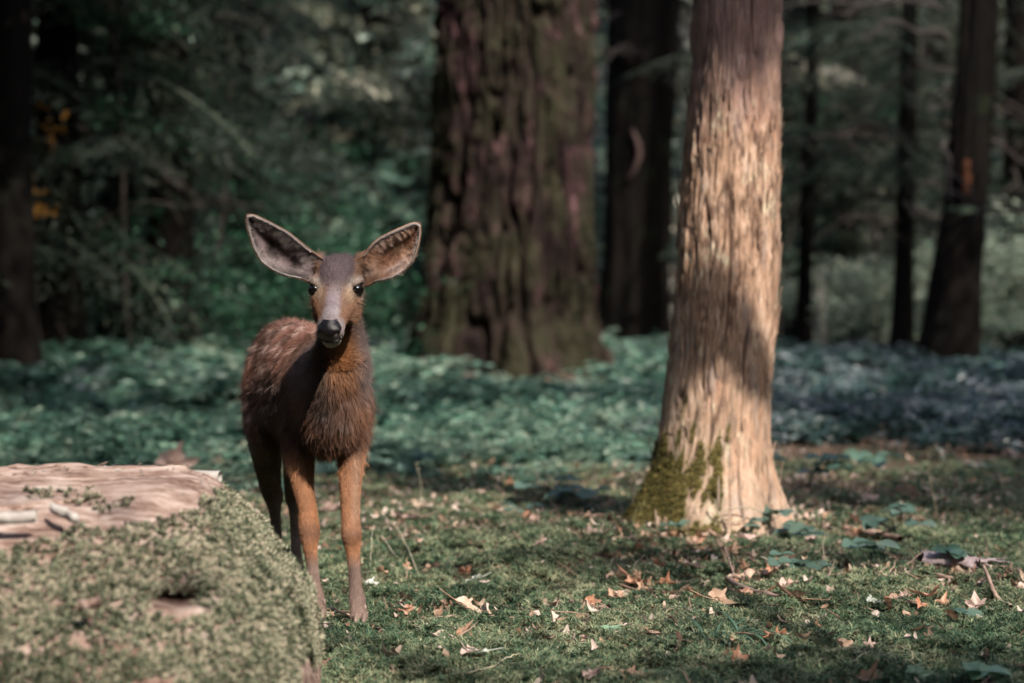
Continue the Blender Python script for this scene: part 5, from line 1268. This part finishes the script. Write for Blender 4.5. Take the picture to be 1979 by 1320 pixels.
# grey splintered bark piece at the right
a, b_ = og(1775, 1062, .05), og(1885, 1098, .015); n_ = 16; V = []
for i in range(n_):
    f_ = i/(n_-1); c = a+(b_-a)*f_; wv = .035*(1-.5*f_)*(1+.5*(vn(np.array([f_*7, 1, 2.]), 3)-.5))
    for j in range(9):
        g_ = j/8-.5; V.append(c+[.012*vn(np.array([g_*6, f_*5, 1.]), 6), g_*wv*2.4, .020*(1-4*g_*g_)+.018*(vn(np.array([g_*9, f_*9, 4.]), 7)-.5)-.004])
for i in range(n_):
    for j in range(9): q = V[i*9+8-j]; V.append(q+np.array([0, 0, -.012]))
V = np.array(V); R3 = np.concatenate([V[:n_*9].reshape(n_, 9, 3), V[n_*9:].reshape(n_, 9, 3)], 1)
M['greybark'] = simple('grey_lilac_bark', (.14, .10, .10), .85, .2, (.38, .32, .34), 30, .005)
mb = MB(); mb.add((R3-a).reshape(-1, 3), grid_faces(n_, 18, True)); bp = link('bark_piece', mb.mesh('bark_piece', M['greybark']), None, a); tag(bp, 'grey-lilac splintered bark piece lying at right', 'bark')
for k in range(5):
    q0 = b_+[rng.uniform(-.02, .02), rng.uniform(-.03, .03), .01]; q1 = q0+[rng.uniform(.03, .09), rng.uniform(-.05, .04), rng.uniform(-.012, .01)]
    mb = MB(); t_ = np.linspace(0, 1, 6)[:, None]; mb.tube(q0+(q1-q0)*t_-a+rng.normal(0, .002, (6, 3)), np.linspace(.006, .0012, 6), 5); link('splinter', mb.mesh('splinter', M['greybark']), bp)

# small leafy plants
def leaflet(mb, c, d, up, L, W, cup=.2):
    d = d/np.linalg.norm(d); s_ = np.cross(d, up); s_ /= np.linalg.norm(s_); n_ = np.cross(s_, d); V = []
    for i in range(7):
        f_ = i/6; w_ = W*(sin(pi*min(.97, .04+f_*.93)))**.6*(1+.08*rng.normal())
        m_ = c+d*L*f_-n_*L*.12*f_*f_; V += [m_-s_*w_/2+n_*w_*cup, m_, m_+s_*w_/2+n_*w_*cup]
    mb.add(V, grid_faces(7, 3))
def trefoil(px, py, n, L, h, mat, label, spread=.08, name='trefoil_plant', cat='plant', lift=0):
    base = og(px, py); root = empty(name, base, label, cat)
    for k in range(n):
        az = rng.uniform(0, 6.28); rr = spread*math.sqrt(rng.random()); tip = np.array([cos(az)*rr, sin(az)*rr, h*rng.uniform(.6, 1.2)])
        ms = MB(); t_ = np.linspace(0, 1, 7)[:, None]; ms.tube(tip*np.concatenate([t_**1.6, t_**1.6, t_**.7], 1), np.linspace(.0016, .001, 7), 4); link('stem', ms.mesh('stem', M['grass']), root)
        a0 = rng.uniform(0, 6.28)
        for j in range(3):
            a_ = a0+j*2.09+rng.uniform(-.2, .2); mb = MB(); leaflet(mb, tip, np.array([cos(a_), sin(a_), rng.uniform(-.25, .3)]), np.array([rng.normal(0, .2), rng.normal(0, .2)-.25, 1]), L*rng.uniform(.8, 1.2), L*rng.uniform(.7, .95)); link('leaflet', mb.mesh('leaflet', M[mat]), root)
for a in [(1475, 1040, 4, .05, .07, 'broad', 'trefoil plant touching the right foot of the tan tree', .08), (1530, 1062, 5, .05, .06, 'broad', 'low trefoil plant right of the tan tree foot', .09), (1448, 1050, 2, .035, .05, 'broad', 'small trefoil sprig before the tan tree foot', .04),
          (1312, 1045, 2, .04, .05, 'broad', 'small trefoil sprig on the left foot of the tan tree', .05), (1680, 1112, 2, .065, .075, 'broad', 'large trefoil plant with round blue-green leaves at right', .04),
          (1742, 1048, 6, .055, .08, 'broad', 'broad mat of trefoil leaves at right behind the brown stick', .13), (1575, 1120, 3, .045, .04, 'broad', 'flat trefoil sprig right of the leaf heap', .07), (1515, 1112, 2, .04, .045, 'broad', 'small trefoil sprig behind the leaf heap', .04),
          (1832, 1112, 2, .05, .07, 'grass', 'dark green leafy sprig before the grey bark piece', .03), (1862, 1205, 1, .045, .04, 'broad', 'single blue-green leaf sprig at right in the moss', .02),
          (1908, 1318, 2, .045, .03, 'green_leaf', 'pale green sprig at the bottom right corner', .04), (1130, 985, 4, .06, .07, 'broad', 'creeping leafy plant in the litter left of the tan tree', .14), (1055, 968, 4, .06, .07, 'broad', 'blue-green leafy plant further left in the litter', .13),
          (1010, 1000, 3, .04, .04, 'broad', 'tiny leafy sprig in the litter in mid picture', .07), (775, 935, 5, .07, .12, 'broad', 'leafy plant just right of the deer legs', .14), (690, 930, 4, .07, .1, 'broad', 'leafy plant behind the right foreleg of the deer', .12),
          (620, 950, 4, .07, .1, 'broad', 'leafy plant seen between the deer legs', .12), (1245, 930, 4, .07, .09, 'broad', 'leafy plant against the left edge of the tan tree', .14), (1560, 950, 5, .07, .12, 'broad', 'leafy plant behind the right edge of the tan tree', .15),
          (1690, 930, 5, .07, .12, 'grass', 'green leafy clump in the brown litter at right', .15)]:
    trefoil(*a)
# grass: arching blades
def grass(px, py, n, L, W, mat, label, seed, lean=(.2, 1.1), az0=None, spread=.02, curl=1.1):
    r_ = np.random.default_rng(seed); base = og(px, py); root = empty('grass_clump', base, label, 'grass')
    for k in range(n):
        az = r_.uniform(0, 6.28) if az0 is None else az0+r_.normal(0, .5); l_ = L*r_.uniform(.55, 1.15); ang = pi/2-r_.uniform(*lean); p = np.array([r_.normal(0, spread), r_.normal(0, spread), 0]); pts = []; sd_ = np.array([-sin(az), cos(az), 0]); m_ = 12
        cu = curl*r_.uniform(.5, 1.6)/m_*2
        for i in range(m_+1):
            w_ = W*(1-(i/m_)**2)+.0003; pts += [p-sd_*w_/2+[0, 0, w_*.2], p, p+sd_*w_/2+[0, 0, w_*.2]]; p = p+l_/m_*np.array([cos(az)*cos(ang), sin(az)*cos(ang), sin(ang)]); ang -= cu; p[2] = max(p[2], .012)
        mb = MB(); mb.add(pts, grid_faces(m_+1, 3)); link('blade', mb.mesh('blade', M[mat]), root)
grass(1425, 1238, 22, .20, .0065, 'grass', 'dark green grass clump in the right foreground', 1)
grass(1395, 1240, 9, .14, .006, 'grass', 'smaller dark grass tuft at the left of the clump', 2)
grass(1235, 1085, 13, .16, .0042, 'straw', 'pale arching grass tuft left of the leaf heap', 3)
grass(1188, 1098, 6, .11, .003, 'straw', 'small pale grass tuft at the left of the arching one', 4)
grass(1322, 1085, 5, .10, .003, 'straw', 'short pale grass blades before the tan tree', 5, (.1, .6))
grass(1640, 1285, 16, .15, .0022, 'straw', 'tangle of dry straw near the bottom right', 6, (1.0, 1.5), None, .05)
grass(1720, 1275, 12, .14, .0022, 'straw', 'second tangle of dry straw right of the first', 7, (1.0, 1.5), None, .05)
grass(1560, 1215, 6, .24, .0018, 'grass', 'long thin green stems trailing over the moss', 8, (1.2, 1.45), -.1, .02, .3)
grass(1150, 1010, 5, .2, .002, 'straw', 'thin dry grasses left of the tan tree foot', 9, (.5, 1.2))
grass(1510, 1005, 9, .2, .004, 'broad', 'green grass blades at the right edge of the tan tree foot', 10, (.2, .9))
grass(880, 1225, 8, .06, .002, 'grass', 'short grass tuft in the moss below the thin twig', 11, (.6, 1.3))
grass(705, 1100, 4, .16, .0018, 'straw', 'wispy dry grass between deer leg and stalks', 12, (.1, .5))
grass(960, 1010, 6, .14, .0025, 'straw', 'dry grass tuft in the litter in mid picture', 13, (.3, 1.2))
for k, (px, py, hh, lb) in enumerate([(803, 1000, .19, 'tall thin straw stem standing right of the deer'), (1525, 955, .19, 'thin seed stalk right of the tan tree'), (1805, 1020, .27, 'thin green stem standing at right'), (1605, 1105, .13, 'thin stem rising left of the large trefoil')]):
    b0 = og(px, py); root = empty('stalk_plant', b0, lb, 'stalk'); t_ = np.linspace(0, 1, 12)[:, None]; rr_ = np.random.default_rng(k)
    mb = MB(); ctr = np.concatenate([.02*np.sin(t_*3+k), .01*t_, hh*t_], 1); mb.tube(ctr, np.linspace(.0016, .0007, 12), 4); link('stem', mb.mesh('stem', M['straw']), root)
    for j in range(7 if k == 1 else 2):
        mb = MB(); c = ctr[-1-j % 4]; leaflet(mb, c, np.array([rr_.normal(), rr_.normal(), .4]), np.array([0.1, 0, 1]), .014, .008); link('seed_head', mb.mesh('seed_head', M['straw']), root)
# curved pale stems at the tree foot
for k, (q, lb) in enumerate([([(1382, 965, .02), (1384, 990, .05), (1400, 1006, .06), (1425, 1010, .06), (1440, 1000, .05)], 'thin pale runner looping at the foot of the tan tree'), ([(1400, 985, .05), (1430, 980, .09), (1460, 982, .08), (1470, 990, .06)], 'thin pale runner arching across the foot of the tan tree')]):
    pts = [P(a_, b1, 6.36) for a_, b1, _ in q]; C = np.array(pts); u = np.linspace(0, len(C)-1, 20); C = np.stack([np.interp(u, np.arange(len(C)), C[:, i]) for i in range(3)], -1)
    for _ in range(6): C[1:-1] = .25*C[:-2]+.5*C[1:-1]+.25*C[2:]
    b0 = C[0].copy(); mb = MB(); mb.tube(C-b0, .0024, 5); tag(link('runner', mb.mesh('runner', M['straw']), None, b0), lb, 'stem')
for o in list(bpy.data.objects):
    if o.name.split('.')[0] == 'branches': o['kind'] = 'stuff'

# reddish leaf crumbs heaped below the tree and at its foot
ls = []
for k in range(9):
    V, Fq = palmate(60+k, .9, 30); ls.append(source('leaf_scrap', mesh_from('leaf_scrap', V, Fq, M[('dry_red', 'dry_tan', 'dry_pink')[k % 3]])))
pp = []
for (px, py, sx, sy, n) in [(1270, 1135, 55, 14, 26), (1440, 1128, 45, 14, 18), (1395, 1050, 55, 12, 26), (1240, 1040, 50, 12, 10), (1640, 1035, 60, 14, 14), (1790, 1175, 60, 10, 10), (1000, 900, 90, 22, 14), (1700, 940, 120, 25, 20), (1900, 1100, 60, 22, 10), (1120, 1010, 90, 30, 10), (1500, 1240, 300, 60, 12), (820, 1100, 120, 50, 8)]:
    for _ in range(n): pp.append(og(px+rng.normal(0, sx), py+rng.normal(0, sy), .008))
pp = np.array(pp); n = len(pp)
scatter('leaf_scraps', pp, np.stack([rng.normal(0, .5, n), rng.normal(0, .5, n), rng.uniform(0, 6.28, n)], -1), rng.uniform(.03, .085, n), ls, None, 'reddish and tan leaf scraps heaped on the moss')
# crumbs of wood and bark on top of the log
cs = []
for k in range(5):
    L = rng.uniform(.02, .06); t_ = np.linspace(0, 1, 5)[:, None]; mb = MB(); mb.tube(np.concatenate([t_*L, .004*np.sin(t_*4), .002*t_], 1), [.001, .004, .005, .0035, .001], 5); cs.append(source('wood_crumb', mb.mesh('wood_crumb', M['greywood' if k % 2 else 'rotwood'])))
ii = rng.integers(60, 148, 300); jj = rng.integers(0, 420, 300)
q = Vn_[ii, jj]; kq = (q[:, 2] > .375) & (q[:, 1] < 3.95); q = q[kq]; n = len(q)
scatter('wood_crumbs', q-lp+[0, 0, .004], np.stack([rng.normal(0, .3, n), rng.normal(0, .3, n), rng.normal(0, .6, n)], -1), rng.uniform(.2, .55, n), cs, None, 'crumbs of rotten wood on the log top', log)

# taller ferns standing out of the ground cover
def fern(px, d, L, n, mat, label, seed):
    x = (px-CX)/F*d; root = empty('fern', (x, d, float(gnd(x, d))), label, 'fern')
    for k in range(n):
        mb = MB(); frond(mb, np.zeros(3), 6.28*k/n+rng.uniform(-.3, .3), L*rng.uniform(.7, 1.15), rng.uniform(.7, 1.35), L*.24, 15); link('frond', mb.mesh('frond', M[mat], False), root)
for k, a in enumerate([(790, 15.5, .62, 11, 'cover', 'tall fern at the left foot of the giant trunk'), (850, 17.5, .6, 10, 'cover', 'fern before the left root of the giant trunk'), (735, 13, .5, 10, 'cover', 'fern just right of the neck of the deer'),
        (1215, 16, .6, 11, 'cover', 'fern before the dark straight trunk'), (1265, 18, .6, 9, 'cover', 'fern touching the left side of the tan tree'), (1150, 14, .42, 9, 'cover', 'low fern right of the giant trunk foot'),
        (40, 15, .7, 11, 'cover', 'fern at the far left edge'), (150, 17, .8, 11, 'cover', 'tall fern under the left-hand conifers'), (290, 15, .65, 11, 'cover', 'fern above the middle of the log'), (395, 13.5, .6, 10, 'cover', 'fern left of the deer rump'),
        (450, 17, .7, 11, 'cover', 'tall fern behind the deer rump'), (1550, 16, .6, 10, 'ivy', 'dark fern just right of the tan tree'), (1650, 18, .7, 11, 'ivy', 'dark fern in the middle of the right-hand cover'),
        (1745, 15, .55, 10, 'ivy', 'dark fern before the leaning trunk'), (1935, 15.5, .7, 11, 'ivy', 'dark fern at the right edge'), (230, 12, .45, 9, 'cover', 'low fern behind the log on the left')]):
    fern(*a, k)
